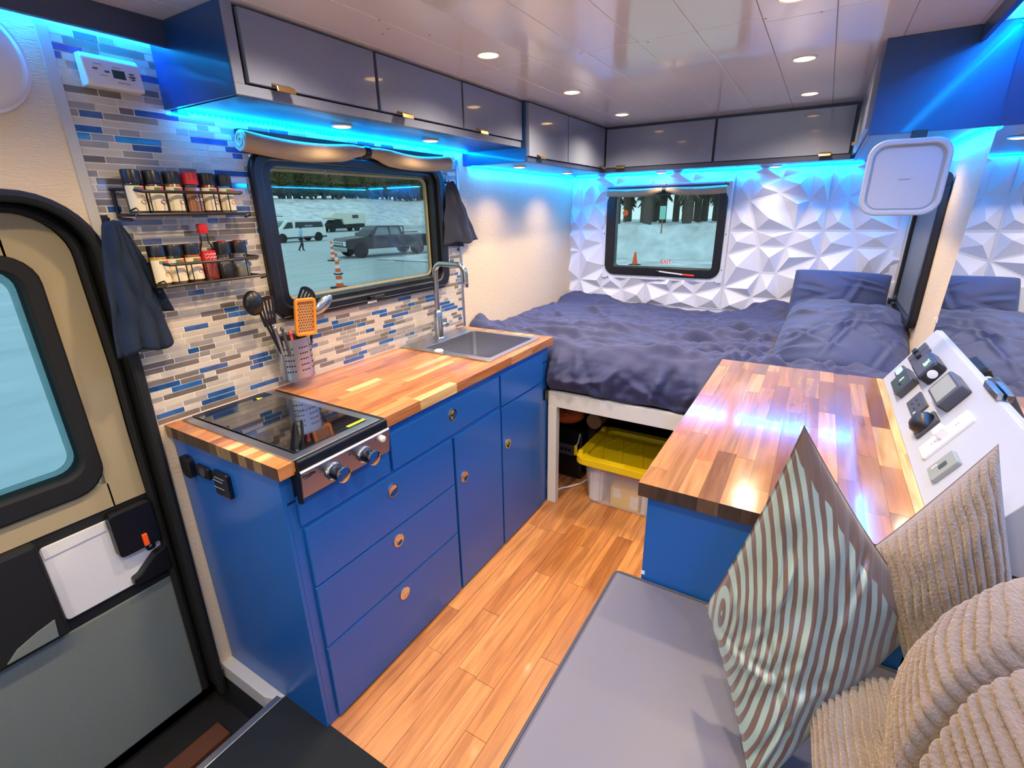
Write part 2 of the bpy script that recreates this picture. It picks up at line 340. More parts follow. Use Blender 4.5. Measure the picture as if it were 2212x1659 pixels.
while z < 1.915:
    x = .584-R.random()*.06; last = None
    while x < 2.086:
        L_ = R.choice((.034, .05, .05, .072, .072, .10, .125)); k = R.choices((0, 1, 2, 3), (.40, .24, .18, .18))[0]
        if k == 3 and last == 3: k = R.choice((0, 1, 2))
        if k == 3: L_ = R.choice((.034, .05, .072, .09, .11))
        last = k
        for a0, a1, b0, b1 in cut((max(x, .584)+.001, min(x+L_, 2.086)-.001, z, z+.0150), [(WX0-.0, WX1, WZ0, WZ1), (.83, 2.1, 1.79, 2)]):
            tiles.append((a0+.0004, a1-.0004, b0, b1-.0004, k))
        x += L_
    z += .0169; row += 1
tiles.sort(key=lambda t: ((t[0]+t[1])/2)-2.2*(t[1]-t[0]))
hid = lambda t: t[2] < .93 and False
for a0, a1, b0, b1, k in tiles[:300]:
    MB().box(a0, a1, YW-R.uniform(0, .0007), YW+.0022, b0, b1).build('tile', M[TM[k]], wl)
g = MB()
for a0, a1, b0, b1, k in tiles[300:]:
    g.mi = k; g.box(a0, a1, YW-R.uniform(0, .0007), YW+.0022, b0, b1)
o = g.build('small_tiles', [M[q] for q in TM], wl); o['kind'] = 'stuff'
# white disc vent on the upper wall
v = thing('wall_vent', 'round white vent disc on the beige wall above the door', 'vent', (.432, YW, 1.83))
MB().lathe([(.0, 0), (.10, 0), (.106, -.008), (.100, -.026), (.088, -.034), (0, -.038)], (.418, YW, 1.826), 'y', 48).build('cover', M['whitepl'], v, smooth=True)
MB().lathe([(.107, 0), (.113, -.001), (.111, -.010), (.104, -.010)], (.418, YW, 1.826), 'y', 48).build('rim', M['whitepl'], v, smooth=True)
# sliding door
dd = sroot('door_1', (.1, 1.66, -.1))
def off(p, d):   # opening outline shrunk by d
    out = [(-1.4, 1.563-d)]+[(.415+(.16-d)*math.sin(t), 1.403+(.16-d)*math.cos(t)) for t in [math.radians(a) for a in range(0, 91, 10)]]+[(.581-d, 1.1), (.577-d, .9), (.572-d, .5), (.562-d, -.1)]
    return out
def strip(o1, o2, y0, y1):
    b = MB(); n = len(o1); b._a([(p[0], y0, p[1]) for p in o1]+[(p[0], y0, p[1]) for p in o2]+[(p[0], y1, p[1]) for p in o1]+[(p[0], y1, p[1]) for p in o2],
        [q for k in range(n-1) for q in ((k, k+1, n+k+1, n+k), (2*n+k, 3*n+k, 3*n+k+1, 2*n+k+1), (k, 2*n+k, 2*n+k+1, k+1), (n+k, n+k+1, 3*n+k+1, 3*n+k))]); return b
MB().tube([(p[0], YW-.004, p[1]) for p in off(0, .010)], .014, 8).build('door_seal', M['blackmat'], dd, smooth=True)
strip(off(0, -.005), off(0, .012), YW+.002, 1.68).build('door_jamb', M['blackmat'], dd)
strip(off(0, -.005), off(0, .075), 1.675, 1.70).build('door_jamb', M['blackmat'], dd)
MB().tube([(p[0], 1.645, p[1]) for p in off(0, .034)], .012, 8).build('door_seal', M['blackmat'], dd, smooth=True)
def inset_poly(d, z0): return [q for q in off(0, d) if q[1] > z0+.02]
up = inset_poly(.045, .70); up = up+[(.527 if False else up[-1][0], .70), (-1.4, .70)]
wo = rr(-.55, .452, .768, 1.424, .075); wi = rr(-.50, .412, .832, 1.388, .05)
# tan liner with the window hole: built as two pieces round it
b = MB(); full = [q for q in off(0, .045) if q[1] > .72]
outer = [(-1.4, .70), (-1.4, 1.518)]
b.prism([(.448, .70), (full[-1][0], .70)]+list(reversed([q for q in full if q[0] > .40]))+[(.40, 1.518), (.40, 1.418), (.448, 1.36)], 1.66, 1.70, 'y')
b.prism([(-1.4, 1.415), (.405, 1.415), (.405, 1.518), (-1.4, 1.518)], 1.66, 1.70, 'y'); b.prism([(-1.4, .70), (.452, .70), (.452, .775), (-1.4, .775)], 1.66, 1.70, 'y')
b.box(-1.4, -.54, 1.66, 1.70, .7, 1.5)
b.build('liner_panel', M['dooropal'], dd)
fr_ = MB().ring(wo, wi, 1.645, 1.712, 'y').build('window_frame', M['blackmat'], dd, bevel=.008, smooth=True)
MB().ring(rr(-.505, .416, .828, 1.392, .05), rr(-.48, .396, .85, 1.37, .04), 1.668, 1.70, 'y').build('window_gasket', M['wglass'], dd, bevel=.004)
MB().prism(rr(-.5, .413, .832, 1.388, .05), 1.704, 1.708, 'y').build('window_pane', M['dglass'], dd)
MB().prism([(-1.4, .705), (.545, .705), (.545, .385), (-1.4, .385)], 1.664, 1.70, 'y').build('mid_panel', M['blackmat'], dd)
MB().prism(rr(.266, .53, .425, .668, .012), 1.656, 1.664, 'y').build('white_pocket', M['white'], dd, bevel=.003)
MB().prism([(.27, .636), (.412, .640), (.412, .668), (.27, .668)], 1.652, 1.657, 'y').build('pocket_lip', M['whitepl'], dd)
MB().prism(rr(.416, .528, .545, .69, .012), 1.625, 1.660, 'y').build('latch_box', M['black'], dd, bevel=.004)
MB().box(.478, .492, 1.618, 1.626, .552, .592).build('release_tab', M['orange'], dd, bevel=.002)
MB().ring(rr(.488, .513, .515, .54, .008), rr(.495, .506, .522, .533, .004), 1.648, 1.657, 'y').build('clip', M['black'], dd)
MB().prism([(.43, .43), (.535, .43), (.535, .515), (.50, .505), (.45, .462), (.43, .455)], 1.63, 1.66, 'y').build('handle', M['black'], dd, bevel=.004)
MB().prism(rr(-.4, .262, .40, .70, .01), 1.630, 1.664, 'y').build('armrest', M['blackmat'], dd, bevel=.01)
MB().prism([(.13, .415), (.235, .415), (.24, .468), (.20, .458), (.155, .44)], 1.626, 1.631, 'y').build('grip_recess', M['doorgrey'], dd)
MB().prism([(-1.4, .385), (.548, .385), (.548, -.09), (.52, -.13), (-1.4, -.13)], 1.662, 1.70, 'y').build('lower_panel', M['doorgrey'], dd, bevel=.006)
MB().prism([(-1.4, .39), (.575, .39), (.575, -.3), (-1.4, -.3)], 1.70, 1.72, 'y').build('door_skin', M['blackmat'], dd)
# ------------------------------------------------------------------ back wall: substrate + faceted panels
wb = sroot('wall_back')
HB = (.53, 1.30, 1.065, 1.625)
g = MB()
for a0, a1, b0, b1 in cut((YR-.03, YW+.03, 0, 1.966), [HB]): g.box(XB+.002, XB+.05, a0, a1, b0, b1)
g.build('backing', M['white'], wb)
half = [([(0, 0), (.143, 0), (.172, .09), (0, .145)], (.05, .064), .026), ([(.143, 0), (.357, 0), (.328, .09), (.172, .09)], (.25, .035), .022), ([(.357, 0), (.5, 0), (.5, .145), (.328, .09)], (.444, .040), .03),
        ([(0, .145), (.172, .09), (.21, .25), (0, .355)], (.07, .215), .04), ([(.172, .09), (.328, .09), (.29, .25), (.21, .25)], (.245, .155), .03), ([(.328, .09), (.5, .145), (.29, .25)], (.352, .15), .034)]
cells = half+[([(.5-u, .5-w) for u, w in p], (.5-k[0], .5-k[1]), h) for p, k, h in half]
def panel(yl, zt_, rot):
    b = MB()
    fr = .004
    for p, k, h in cells:
        cx = sum(q[0] for q in p)/len(p); cy = sum(q[1] for q in p)/len(p)
        q2 = []
        for u, w in p:   # shrink towards the centroid: leaves the flat valley strips
            dx, dy = u-cx, w-cy; l = math.hypot(dx, dy); s = max(.2, 1-.009/l); q2.append((cx+dx*s, cy+dy*s))
        if rot: q2 = [(w, .5-u) for u, w in q2]; kk = (k[1], .5-k[0]); pp = [(w, .5-u) for u, w in p]
        else: kk = k; pp = p
        T = lambda q, d: (XB-d, yl-q[0]*.998, zt_-q[1]*.998)
        n = len(q2); b._a([T(q, .002) for q in q2]+[T(kk, h+.004)], [(i, (i+1) % n, n) for i in range(n)])
        b._a([T(q, .002) for q in pp]+[T(q, .002) for q in q2], [(i, (i+1) % n, n+(i+1) % n, n+i) for i in range(n)])
    return b
def clip_panel(b, holes, ylim, zlim):
    me = bpy.data.meshes.new('t'); me.from_pydata([Vector(v) for v in b.v], [], b.f); bm = bmesh.new(); bm.from_mesh(me)
    for co, no in (((0, ylim[0], 0), (0, -1, 0)), ((0, ylim[1], 0), (0, 1, 0)), ((0, 0, zlim[0]), (0, 0, -1)), ((0, 0, zlim[1]), (0, 0, 1))):
        bmesh.ops.bisect_plane(bm, geom=bm.verts[:]+bm.edges[:]+bm.faces[:], plane_co=co, plane_no=no, clear_outer=True)
    if holes:
        y0, y1, z0, z1 = holes
        for co, no in (((0, y0, 0), (0, 1, 0)), ((0, y1, 0), (0, 1, 0)), ((0, 0, z0), (0, 0, 1)), ((0, 0, z1), (0, 0, 1))):
            bmesh.ops.bisect_plane(bm, geom=bm.verts[:]+bm.edges[:]+bm.faces[:], plane_co=co, plane_no=no)
        kill = [f for f in bm.faces if y0 < f.calc_center_median().y < y1 and z0 < f.calc_center_median().z < z1]
        bmesh.ops.delete(bm, geom=kill, context='FACES')
    r = MB(); bm.verts.ensure_lookup_table(); r.v = [tuple(v.co) for v in bm.verts]; r.f = [tuple(v.index for v in f.verts) for f in bm.faces]; r.m = [0]*len(r.f); bm.free(); return r
for ci, yl in enumerate((2.005, 1.505+.0, 1.0, .495, -.005)):
    for zt_, rot in ((1.362, False), (1.862, True), (.862, False)):
        if zt_ < .9: continue
        r = clip_panel(panel(yl, zt_, rot), (.515, 1.315, 1.045, 1.645), (YR, YW), (.5, 1.73))
        if r.f: r.build('panel', M['panel3d'], wb, recalc=False)
MB().box(XB-.022, XB, YR, YR+.034, .6, 1.72).build('edge_strip', M['white'], wb, bevel=.002)
# back window
w2 = sroot('window_2', (XB, .915, 1.06))
MB().ring(rr(.508, 1.322, 1.036, 1.652, .004, 2), rr(.545, 1.285, 1.075, 1.612, .05, 2), XB-.022, XB+.01, 'x').build('white_frame', M['white'], w2, bevel=.003)
sc_ = MB()
for yy, zz in ((1.28, 1.043), (.91, 1.043), (.55, 1.043), (1.316, 1.12), (1.316, 1.34), (.513, 1.12), (.513, 1.34), (1.28, 1.646), (.91, 1.646), (.55, 1.646)): sc_.cyl((XB-.0235, yy, zz), (XB-.021, yy, zz), .004, n=8)
o = sc_.build('screw_heads', M['dkgrey'], w2); o['kind'] = 'stuff'
MB().ring(rr(.524, 1.304, 1.062, 1.61, .07), rr(.575, 1.236, 1.122, 1.585, .02), XB-.034, XB+.03, 'x').build('black_frame', M['black'], w2, bevel=.006, smooth=True)
MB().prism(rr(.57, 1.24, 1.118, 1.59, .02), XB+.012, XB+.016, 'x').build('pane', M['wglass'], w2)
text('lettering', 'EXIT', .036, frame_m((XB+.009, .879, 1.157), (0, -1, 0), (0, 0, 1)), M['redp'], w2)
ls = MB().prism(rr(.842, .916, 1.143, 1.171, .004), XB+.0112, XB+.0118, 'x').build('exit_sticker', M['whitepl'], w2)
MB().prism(rr(.868, .918, 1.043, 1.055, .002), XB-.036, XB-.033, 'x').build('latch_plate', M['white'], w2)
pen = thing('marker_pen', 'white marker pen with red cap lying on the black back window frame', 'pen', (XB-.045, .79, 1.083))
MB().tube([(XB-.046, .905, 1.097), (XB-.046, .75, 1.083)], .005, 8).build('barrel', M['whitepl'], pen, smooth=True); MB().tube([(XB-.046, .75, 1.083), (XB-.046, .675, 1.079)], [.006, .007], 8).build('cap', M['red'], pen, smooth=True)
MB().tube([(XB-.046, .925, 1.099), (XB-.046, .905, 1.097)], [.006, .006], 8).build('tail', M['black'], pen)
sh = thing('window_shade', 'tan fabric shade rolled up at the top of the back window', 'shade', (XB-.03, .915, 1.60))
def roll(x0, x1, c, rad, flip, axis, seed, droop=.012):
    """a rolled shade: fat at the ends, squeezed by a strap at its middle"""
    pts, rs = [], []
    for i in range(33):
        t = i/32; d = abs(t-.5)*2; w = max(0, 1-d*4.5)
        rad_i = rad*(1-.55*w)*(1+.06*noise.noise(Vector((t*7, seed, 0)))); zz = c[1]+droop*math.sin(min(1, max(0, (1-d)*1.15))*math.pi)*-.5+.010*w
        a = x0+(x1-x0)*t; pts.append((a, c[0], zz) if axis == 'x' else (c[0], a, zz)); rs.append(rad_i)
    return MB().tube(pts, rs, 14)
roll(.536, 1.30, (XB-.034, 1.606), .024, 0, 'y', 1.).build('fabric_roll', M['shade'], sh, smooth=True)
MB().lathe([(.014, -.012), (.017, -.01), (.017, .01), (.014, .012)], (XB-.034, .918, 1.612), 'y', 14).build('strap', M['black'], sh, smooth=True)
MB().box(XB-.03, XB-.012, .53, 1.305, 1.628, 1.640).build('headrail', M['slatedark'], sh)
# kitchen window
w1 = sroot('window_1', (1.49, YW, 1.15))
MB().ring(rr(1.006, 1.972, 1.146, 1.70, .07), rr(1.045, 1.925, 1.192, 1.668, .045), YW-.022, YW+.012, 'y').build('outer_frame', M['black'], w1, bevel=.008, smooth=True)
MB().ring(rr(1.03, 1.94, 1.18, 1.682, .05), rr(1.082, 1.905, 1.208, 1.655, .035), YW+.0, YW+.06, 'y').build('inner_frame', M['black'], w1, bevel=.004, smooth=True)
MB().ring(rr(1.088, 1.90, 1.214, 1.650, .035), rr(1.095, 1.893, 1.221, 1.643, .03), YW+.034, YW+.05, 'y').build('rubber_bead', M['shade'], w1)
MB().prism(rr(1.075, 1.91, 1.20, 1.66, .03), YW+.036, YW+.040, 'y').build('pane', M['wglass'], w1)
MB().box(1.42, 1.50, YW-.038, YW-.02, 1.166, 1.18).cyl((1.43, YW-.03, 1.172), (1.49, YW-.045, 1.178), .006, n=8).build('latch_handle', M['black'], w1, bevel=.002)
MB().box(1.415, 1.465, YW-.024, YW-.021, 1.150, 1.158).build('latch_plate', M['white'], w1)
MB().tube([(1.03, YW-.024, 1.163), (1.95, YW-.024, 1.163)], .0016, 6).build('drain_channel', M['dkgrey'], w1)
sh = thing('window_shade', 'tan fabric shade rolled up above the kitchen window, strapped in the middle', 'shade', (1.46, 1.53, 1.68))
roll(.972, 1.968, (1.535, 1.715), .030, 0, 'x', 2., .03).build('fabric_roll', M['shade'], sh, smooth=True)
sp = MB()
sp.tube([(.970, 1.535+(.004+.0016*k)*math.cos(k*.7), 1.715+(.004+.0016*k)*math.sin(k*.7)) for k in range(18)], .0022, 6)
sp.build('roll_end', M['silltrim'], sh, smooth=True)
MB().lathe([(.017, -.014), (.021, -.01), (.021, .012), (.017, .014)], (1.47, 1.535, 1.722), 'x', 14).build('strap', M['black'], sh, smooth=True)
MB().box(.985, 1.965, 1.556, 1.578, 1.722, 1.75).build('headrail', M['black'], sh)
# ------------------------------------------------------------------ right wall, window 3, ceiling
wr = sroot('wall_right')
MB().box(-1.4, XB+.05, YR-.04, YR, -.05, 1.966).build('wall_panel', M['beige'], wr)
w3 = sroot('window_3', (2.8, YR, 1.02))
def sk(P): return P
MB().ring([(x, z) for x, z in rr(2.50, 3.11, 1.015, 1.60, .05)], rr(2.545, 3.09, 1.05, 1.56, .03), YR, YR+.028, 'y').build('black_frame', M['black'], w3, bevel=.006, smooth=True)
MB().prism(rr(2.54, 3.095, 1.045, 1.565, .03), YR+.002, YR+.012, 'y').build('pane', M['greyglass'], w3)
MB().box(3.03, 3.075, YR+.02, YR+.05, 1.035, 1.06).cyl((2.92, YR+.04, 1.05), (2.98, YR+.04, 1.05), .008, n=8).build('latch_handle', M['black'], w3, bevel=.002)
sh = thing('window_shade', 'dark blue roller shade cassette above the shaded wall window', 'shade', (2.8, YR+.03, 1.58))
MB().lathe([(.004, -.31), (.022, -.31), (.022, .31), (.004, .31)], (2.80, YR+.032, 1.585), 'x', 16).build('roller', M['slatedark'], sh, smooth=True)
MB().lathe([(.010, -.316), (.026, -.316), (.026, -.308), (.010, -.308)], (2.80, YR+.032, 1.585), 'x', 16).build('end_cap', M['black'], sh, smooth=True)
ce = sroot('ceiling')
MB().box(-1.4, XB+.05, YR-.04, YW+.05, ZC+.006, ZC+.06).build('roof_board', M['white'], ce)
edges = [-.425, -.283, -.115, .055, .223, .391, .557, .722, .887, 1.052, 1.217, 1.382, 1.547, 1.63]
for i in range(len(edges)-1):
    xs = [-1.4, .2+.3*(i % 2), 1.655+.012*((i*5) % 4), XB] if i not in (4, 5, 6, 7) else [-1.4, .5, 1.655, XB]
    for a, b in zip(xs[:-1], xs[1:]):
        MB().box(a+.0006, b-.0006, edges[i]+.0006, edges[i+1]-.0006, ZC, ZC+.006).build('plank', M['ceil'], ce, bevel=.0016)
o = MB()
for x, y in ((1.655, .74), (1.67, .53), (1.66, .216), (1.69, .09), (1.10, 1.05), (1.16, 1.08), (1.18, 1.12), (1.26, 1.02)): o.lathe([(.003, 0), (.003, -.001)], (x, y, ZC), 'z', 8)
o = o.build('screw_heads', M['greyprint'], ce); o['kind'] = 'stuff'
# soffits hiding the upper LED tape
struct(MB().box(-1.4, .812, 1.496, 1.512, 1.908, ZC).build('trim_4', M['slatedark'], bevel=.001))
struct(MB().box(-1.4, 2.048, -.305, -.292, 1.925, ZC).build('trim_5', M['navy'], bevel=.001))

# unseen front baffle with an opening, added behind the camera to cut daylight
wf = sroot('front_light_baffle')
g = MB()
for a0, a1, b0, b1 in cut((YR-.04, 1.72, -.3, ZC), [(-.05, 1.25, .95, 1.62)]): g.box(-1.45, -1.4, a0, a1, b0, b1)
g.build('daylight_baffle', M['beige'], wf)
# ------------------------------------------------------------------ lights
def puck(p, label, group=None, e=PUCK_W, r=.034, size=150):
    t = thing('puck_light', label, 'light', p, group)
    MB().lathe([(r*1.12, 0), (r*1.12, -.003), (r, -.005), (r*.9, -.003)], p, 'z', 28).build('trim_ring', M['white'], t, smooth=True)
    MB().lathe([(0, -.0032), (r*.92, -.0032), (r*.6, -.0062), (0, -.0066)], p, 'z', 28).build('lens', M['warm'], t, smooth=True)
    spot(t, (p[0], p[1], p[2]-.012), e, size); return t
rows = [('first', 1.50), ('second', 2.127), ('third', 2.748)]
for n, x in rows: puck((x, .985, ZC), 'lit ceiling puck light, %s along the kitchen cabinets from the cooktop end' % n, 'ceiling puck lights')
for n, x in (('middle', 2.137), ('far', 2.773)): puck((x, .142, ZC), 'lit ceiling puck light above the bed pillows' if n == 'far' else 'lit ceiling puck light above the hanging white panel', 'ceiling puck lights')
puck((1.53, .142, ZC), 'lit ceiling puck light over the cushions cut by the picture top', 'ceiling puck lights')
for x, y, n in ((.86, .985, 'over the cooktop end of the counter'), (.9, .142, 'over the bench end of the side table'), (.22, .985, 'over the entry carpet'), (.25, .142, 'over the bench'), (-.5, .985, 'over the front of the entry carpet'), (-.5, .142, 'over the front end of the bench')): puck((x, y, ZC), 'added unseen ceiling fill light '+n, 'ceiling puck lights')  # extra pucks out of view, added for fill light
for n, x in (('over the spice racks side', 1.252), ('nearer the faucet', 1.70)): puck((x, 1.405, 1.775), 'lit puck light under the kitchen cabinet, %s' % n, 'under cabinet puck lights', PUCK_W*.17, .03)
for n, x in (('beside the charcoal cloth', 2.362), ('nearer the back corner', 2.937)): puck((x, 1.38, 1.715), 'lit puck light under the bed side cabinet, %s' % n, 'under cabinet puck lights', PUCK_W*.34, .03, 128)
for n, y in (('above the back window', .923), ('above the faceted panels', .283)): puck((3.345, y, 1.715), 'lit puck light under the back cabinet, %s' % n, 'under cabinet puck lights', PUCK_W*.12, .03, 120)
puck((2.45, -.24, 1.707), 'lit puck light under the cabinet beside the mirror', 'under cabinet puck lights', PUCK_W*.17, .03)
def led(a, b, label, nrm, n):
    a, b = Vector(a), Vector(b); t = thing('led_strip', label, 'light', (a+b)/2, 'blue LED tape')
    d = (b-a).normalized(); q = Vector(nrm).normalized(); w = d.cross(q)
    m = MB(); h = .0045
    for k, (u, v) in enumerate(((h, 0), (h, .0025), (-h, .0025), (-h, 0))): pass
    m._a([a+w*h, a-w*h, b-w*h, b+w*h, a+w*h+q*.002, a-w*h+q*.002, b-w*h+q*.002, b+w*h+q*.002], [(0, 1, 2, 3), (4, 5, 6, 7), (0, 1, 5, 4), (1, 2, 6, 5), (2, 3, 7, 6), (3, 0, 4, 7)]).build('tape', M['led'], t)
    g = MB(); L_ = (b-a).length; c = int(L_/n)
    for i in range(c):
        p = a+d*(i+.5)*n+q*.002; s = .0028
        g._a([p+w*s+d*s, p-w*s+d*s, p-w*s-d*s, p+w*s-d*s, p+w*s+d*s+q*.0015, p-w*s+d*s+q*.0015, p-w*s-d*s+q*.0015, p+w*s-d*s+q*.0015], [(0, 1, 2, 3), (4, 5, 6, 7), (0, 1, 5, 4), (1, 2, 6, 5), (2, 3, 7, 6), (3, 0, 4, 7)])
    o = g.build('diodes', M['leddot'], t); o['kind'] = 'stuff'
    return t
led((.818, 1.548, 1.7735), (2.145, 1.548, 1.7735), 'lit blue LED tape under the kitchen cabinet along the tiled wall', (0, -.6, -1), .0165)
led((2.20, 1.563, 1.713), (3.43, 1.563, 1.713), 'lit blue LED tape under the bed side cabinet along the beige wall', (0, -.6, -1), .0165)
led((XB-.018, 1.545, 1.713), (XB-.018, -.37, 1.713), 'lit blue LED tape under the back cabinet above the faceted panels', (-.6, 0, -1), .0165)
led((2.08, YR+.018, 1.705), (3.40, YR+.018, 1.705), 'lit blue LED tape under the cabinet on the mirror side wall', (0, .6, -1), .0165)
led((-1.3, 1.570, 1.950), (.80, 1.570, 1.950), 'lit blue LED tape behind the dark soffit above the entry door', (0, .3, -1), .03)
led((-1.3, YR+.014, 1.955), (2.03, YR+.014, 1.955), 'lit blue LED tape behind the blue soffit above the mirror', (0, -.3, -1), .03)
# ------------------------------------------------------------------ overhead cabinets
def pull(x, y, z, parent, ax='x'):
    b = MB()
    if ax == 'x': b.prism([(y, z), (y-.004, z), (y-.022, z-.008), (y-.024, z-.020), (y-.021, z-.020), (y-.019, z-.010), (y, z-.003)], x-.026, x+.026, 'x')
    else: b.prism([(y, z), (y-.004, z), (y-.022, z-.008), (y-.024, z-.020), (y-.021, z-.020), (y-.019, z-.010), (y, z-.003)], x-.026, x+.026, 'y')
    return b.build('pull', M['brass'], parent, bevel=.0008)
oc = thing('overhead_cabinet', 'slate blue overhead cabinet above the kitchen counter with three doors and blue end panel', 'cabinet', (1.48, 1.41, 1.775))
MB().box(.808, 2.147, 1.262, YW, 1.777, ZC).build('carcass', M['slatedark'], oc)
MB().box(.798, .808, 1.25, YW, 1.775, ZC).build('end_panel', M['navy'], oc, bevel=.0015)
MB().box(.800, 2.147, 1.2445, 1.262, 1.775, 1.799).box(.800, .826, 1.2445, 1.262, 1.799, ZC).build('face_frame', M['slate'], oc, bevel=.001)
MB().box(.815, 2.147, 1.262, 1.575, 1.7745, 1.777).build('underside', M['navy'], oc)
for a, b_, hx in ((.834, 1.254, .917), (1.266, 1.694, 1.364), (1.706, 2.145, 1.807)):
    d = MB().box(a, b_, 1.236, 1.254, 1.803, 1.958).build('door', M['slate'], oc, bevel=.002); pull(hx, 1.236, 1.812, d)
ob = thing('overhead_cabinet', 'slate blue overhead cabinet above the bed along the beige wall', 'cabinet', (2.62, 1.39, 1.715))
MB().box(2.168, 3.10, 1.228, YW, 1.717, ZC).build('carcass', M['slatedark'], ob)
MB().box(2.1502, 2.168, 1.222, YW, 1.715, ZC).build('end_panel', M['navy'], ob, bevel=.001)
MB().box(2.150, 3.095, 1.212, 1.228, 1.715, 1.736).build('face_frame', M['slatedark'], ob, bevel=.001)
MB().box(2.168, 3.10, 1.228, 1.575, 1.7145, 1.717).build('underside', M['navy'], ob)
for a, b_, hx in ((2.154, 2.567, 2.25), (2.575, 3.088, 3.03)):
    d = MB().box(a, b_, 1.204, 1.222, 1.738, 1.955).build('door', M['slate'], ob, bevel=.002); pull(hx, 1.204, 1.750, d)
oz = thing('overhead_cabinet', 'slate blue overhead cabinet across the back wall above the window', 'cabinet', (3.28, .57, 1.713))
MB().box(3.122, XB, -.06, 1.58, 1.717, ZC).build('carcass', M['slatedark'], oz)
MB().box(3.104, 3.122, -.06, 1.206, 1.713, 1.736).build('face_frame', M['slatedark'], oz, bevel=.001)
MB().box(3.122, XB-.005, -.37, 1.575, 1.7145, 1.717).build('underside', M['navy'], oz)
for a, b_, hy in ((.585, 1.20, 1.10), (-.05, .572, .05)):
    d = MB().box(3.098, 3.116, a, b_, 1.739, 1.95).build('door', M['slate'], oz, bevel=.002)
    MB().prism([(3.098, 1.75), (3.094, 1.75), (3.078, 1.742), (3.076, 1.732), (3.079, 1.732), (3.081, 1.740), (3.098, 1.747)], hy-.026, hy+.026, 'y').build('pull', M['brass'], d, bevel=.0008)
orr = thing('overhead_cabinet', 'blue overhead cabinet above the hanging white panel and mirror', 'cabinet', (2.6, -.22, 1.707))
MB().box(2.062, 3.104, YR, -.082, 1.709, ZC).build('carcass', M['navy'], orr)
MB().box(2.050, 2.062, YR, -.076, 1.705, ZC).build('end_panel', M['navy'], orr, bevel=.0015)
d = MB().box(2.075, 3.09, -.082, -.062, 1.728, 1.93).build('door', M['slate'], orr, bevel=.002)
MB().box(2.075, 3.09, -.0825, -.078, 1.705, 1.726).build('face_frame', M['slatedark'], orr)
MB().box(2.53, 2.58, -.062, -.045, 1.727, 1.735).build('pull', M['brass'], d, bevel=.001)
# ------------------------------------------------------------------ kitchen base cabinet
kc = thing('kitchen_cabinet', 'royal blue base cabinet under the kitchen counter with chrome push latches', 'cabinet', (1.35, 1.32, 0))
MB().box(.622, 2.079, YC, 1.578, .0, .79).box(.622, .645, YC, 1.578, .8, .884).box(.955, 1.565, YC, 1.578, .8, .884).box(1.565, 2.05, YC, 1.075, .8, .884).box(2.05, 2.079, YC, 1.578, .8, .884).build('carcass', M['blue'], kc, bevel=.001)
MB().box(.610, .622, YC-.001, 1.578, .004, .884).build('end_panel', M['blue'], kc, bevel=.0015)
def latch(x, z, parent, y=YC-.010):
    b = MB().lathe([(.012, -.002), (.0155, -.004), (.0225, -.0035), (.023, -.001), (.023, 0), (.012, 0)], (x, y, z), 'y', 28).build('push_latch', M['chrome'], parent, smooth=True)
    return b
F = [('drawer', .985, 1.619, .722, .851, (1.298, .80)), ('drawer_front', 1.633, 2.008, .712, .853, None), ('drawer', .652, 1.288, .515, .708, (.972, .656)), ('drawer', .652, 1.288, .294, .509, (.972, .463)),
     ('drawer', .652, 1.288, .012, .288, (.973, .241)), ('door', 1.301, 1.622, .012, .704, (1.348, .516)), ('door', 1.634, 2.008, .012, .702, (1.674, .519)), ('drawer_front', .645, .972, .722, .808, None)]
for nm, a, b_, c, d_, l in F:
    o = MB().box(a, b_, YC-.011, YC-.0006, c, d_).build(nm, M['blue'], kc, bevel=.002)
    if l:
        latch(l[0], l[1], o, YC-.0110)
        MB().lathe([(0, -.0006), (.005, -.0008), (.0095, -.0026), (.0115, -.0030), (.0118, 0)], (l[0], YC-.011, l[1]), 'y', 24).build('latch_button', M['chrome'], o, smooth=True); MB().lathe([(.0119, -.0012), (.0152, -.0014)], (l[0], YC-.011, l[1]), 'y', 24).build('latch_gap', M['print'], o)
MB().box(2.040, 2.079, YC-.009, YC, .60, .655).build('hinge_plate', M['black'], kc, bevel=.001)
g = MB().prism(rr(1.478, 1.534, .765, .835, .02), .594, .610, 'x'); g.tube([(.592, 1.497, .826), (.590, 1.49, .829), (.592, 1.482, .826)], .002, 6)
g.build('outlet_cover', M['black'], kc, bevel=.003)
o = MB().prism(rr(1.390, 1.458, .783, .822, .008), .600, .610, 'x').build('outlet_cover', M['black'], kc, bevel=.002); MB().lathe([(.011, -.001), (.0145, -.0015), (.0145, .001), (.011, .001)], (.6, 1.424, .803), 'x', 20).build('ring', M['dkgrey'], o, smooth=True)
o = MB().prism(rr(1.292, 1.366, .752, .828, .006), .598, .610, 'x').build('outlet_cover', M['black'], kc, bevel=.002)
MB().box(.5965, .5985, 1.31, 1.356, .809, .8105).box(.5965, .5985, 1.318, 1.366, .798, .7995).box(.5965, .5985, 1.318, 1.366, .776, .7775).build('switch_edges', M['greyprint'], o)
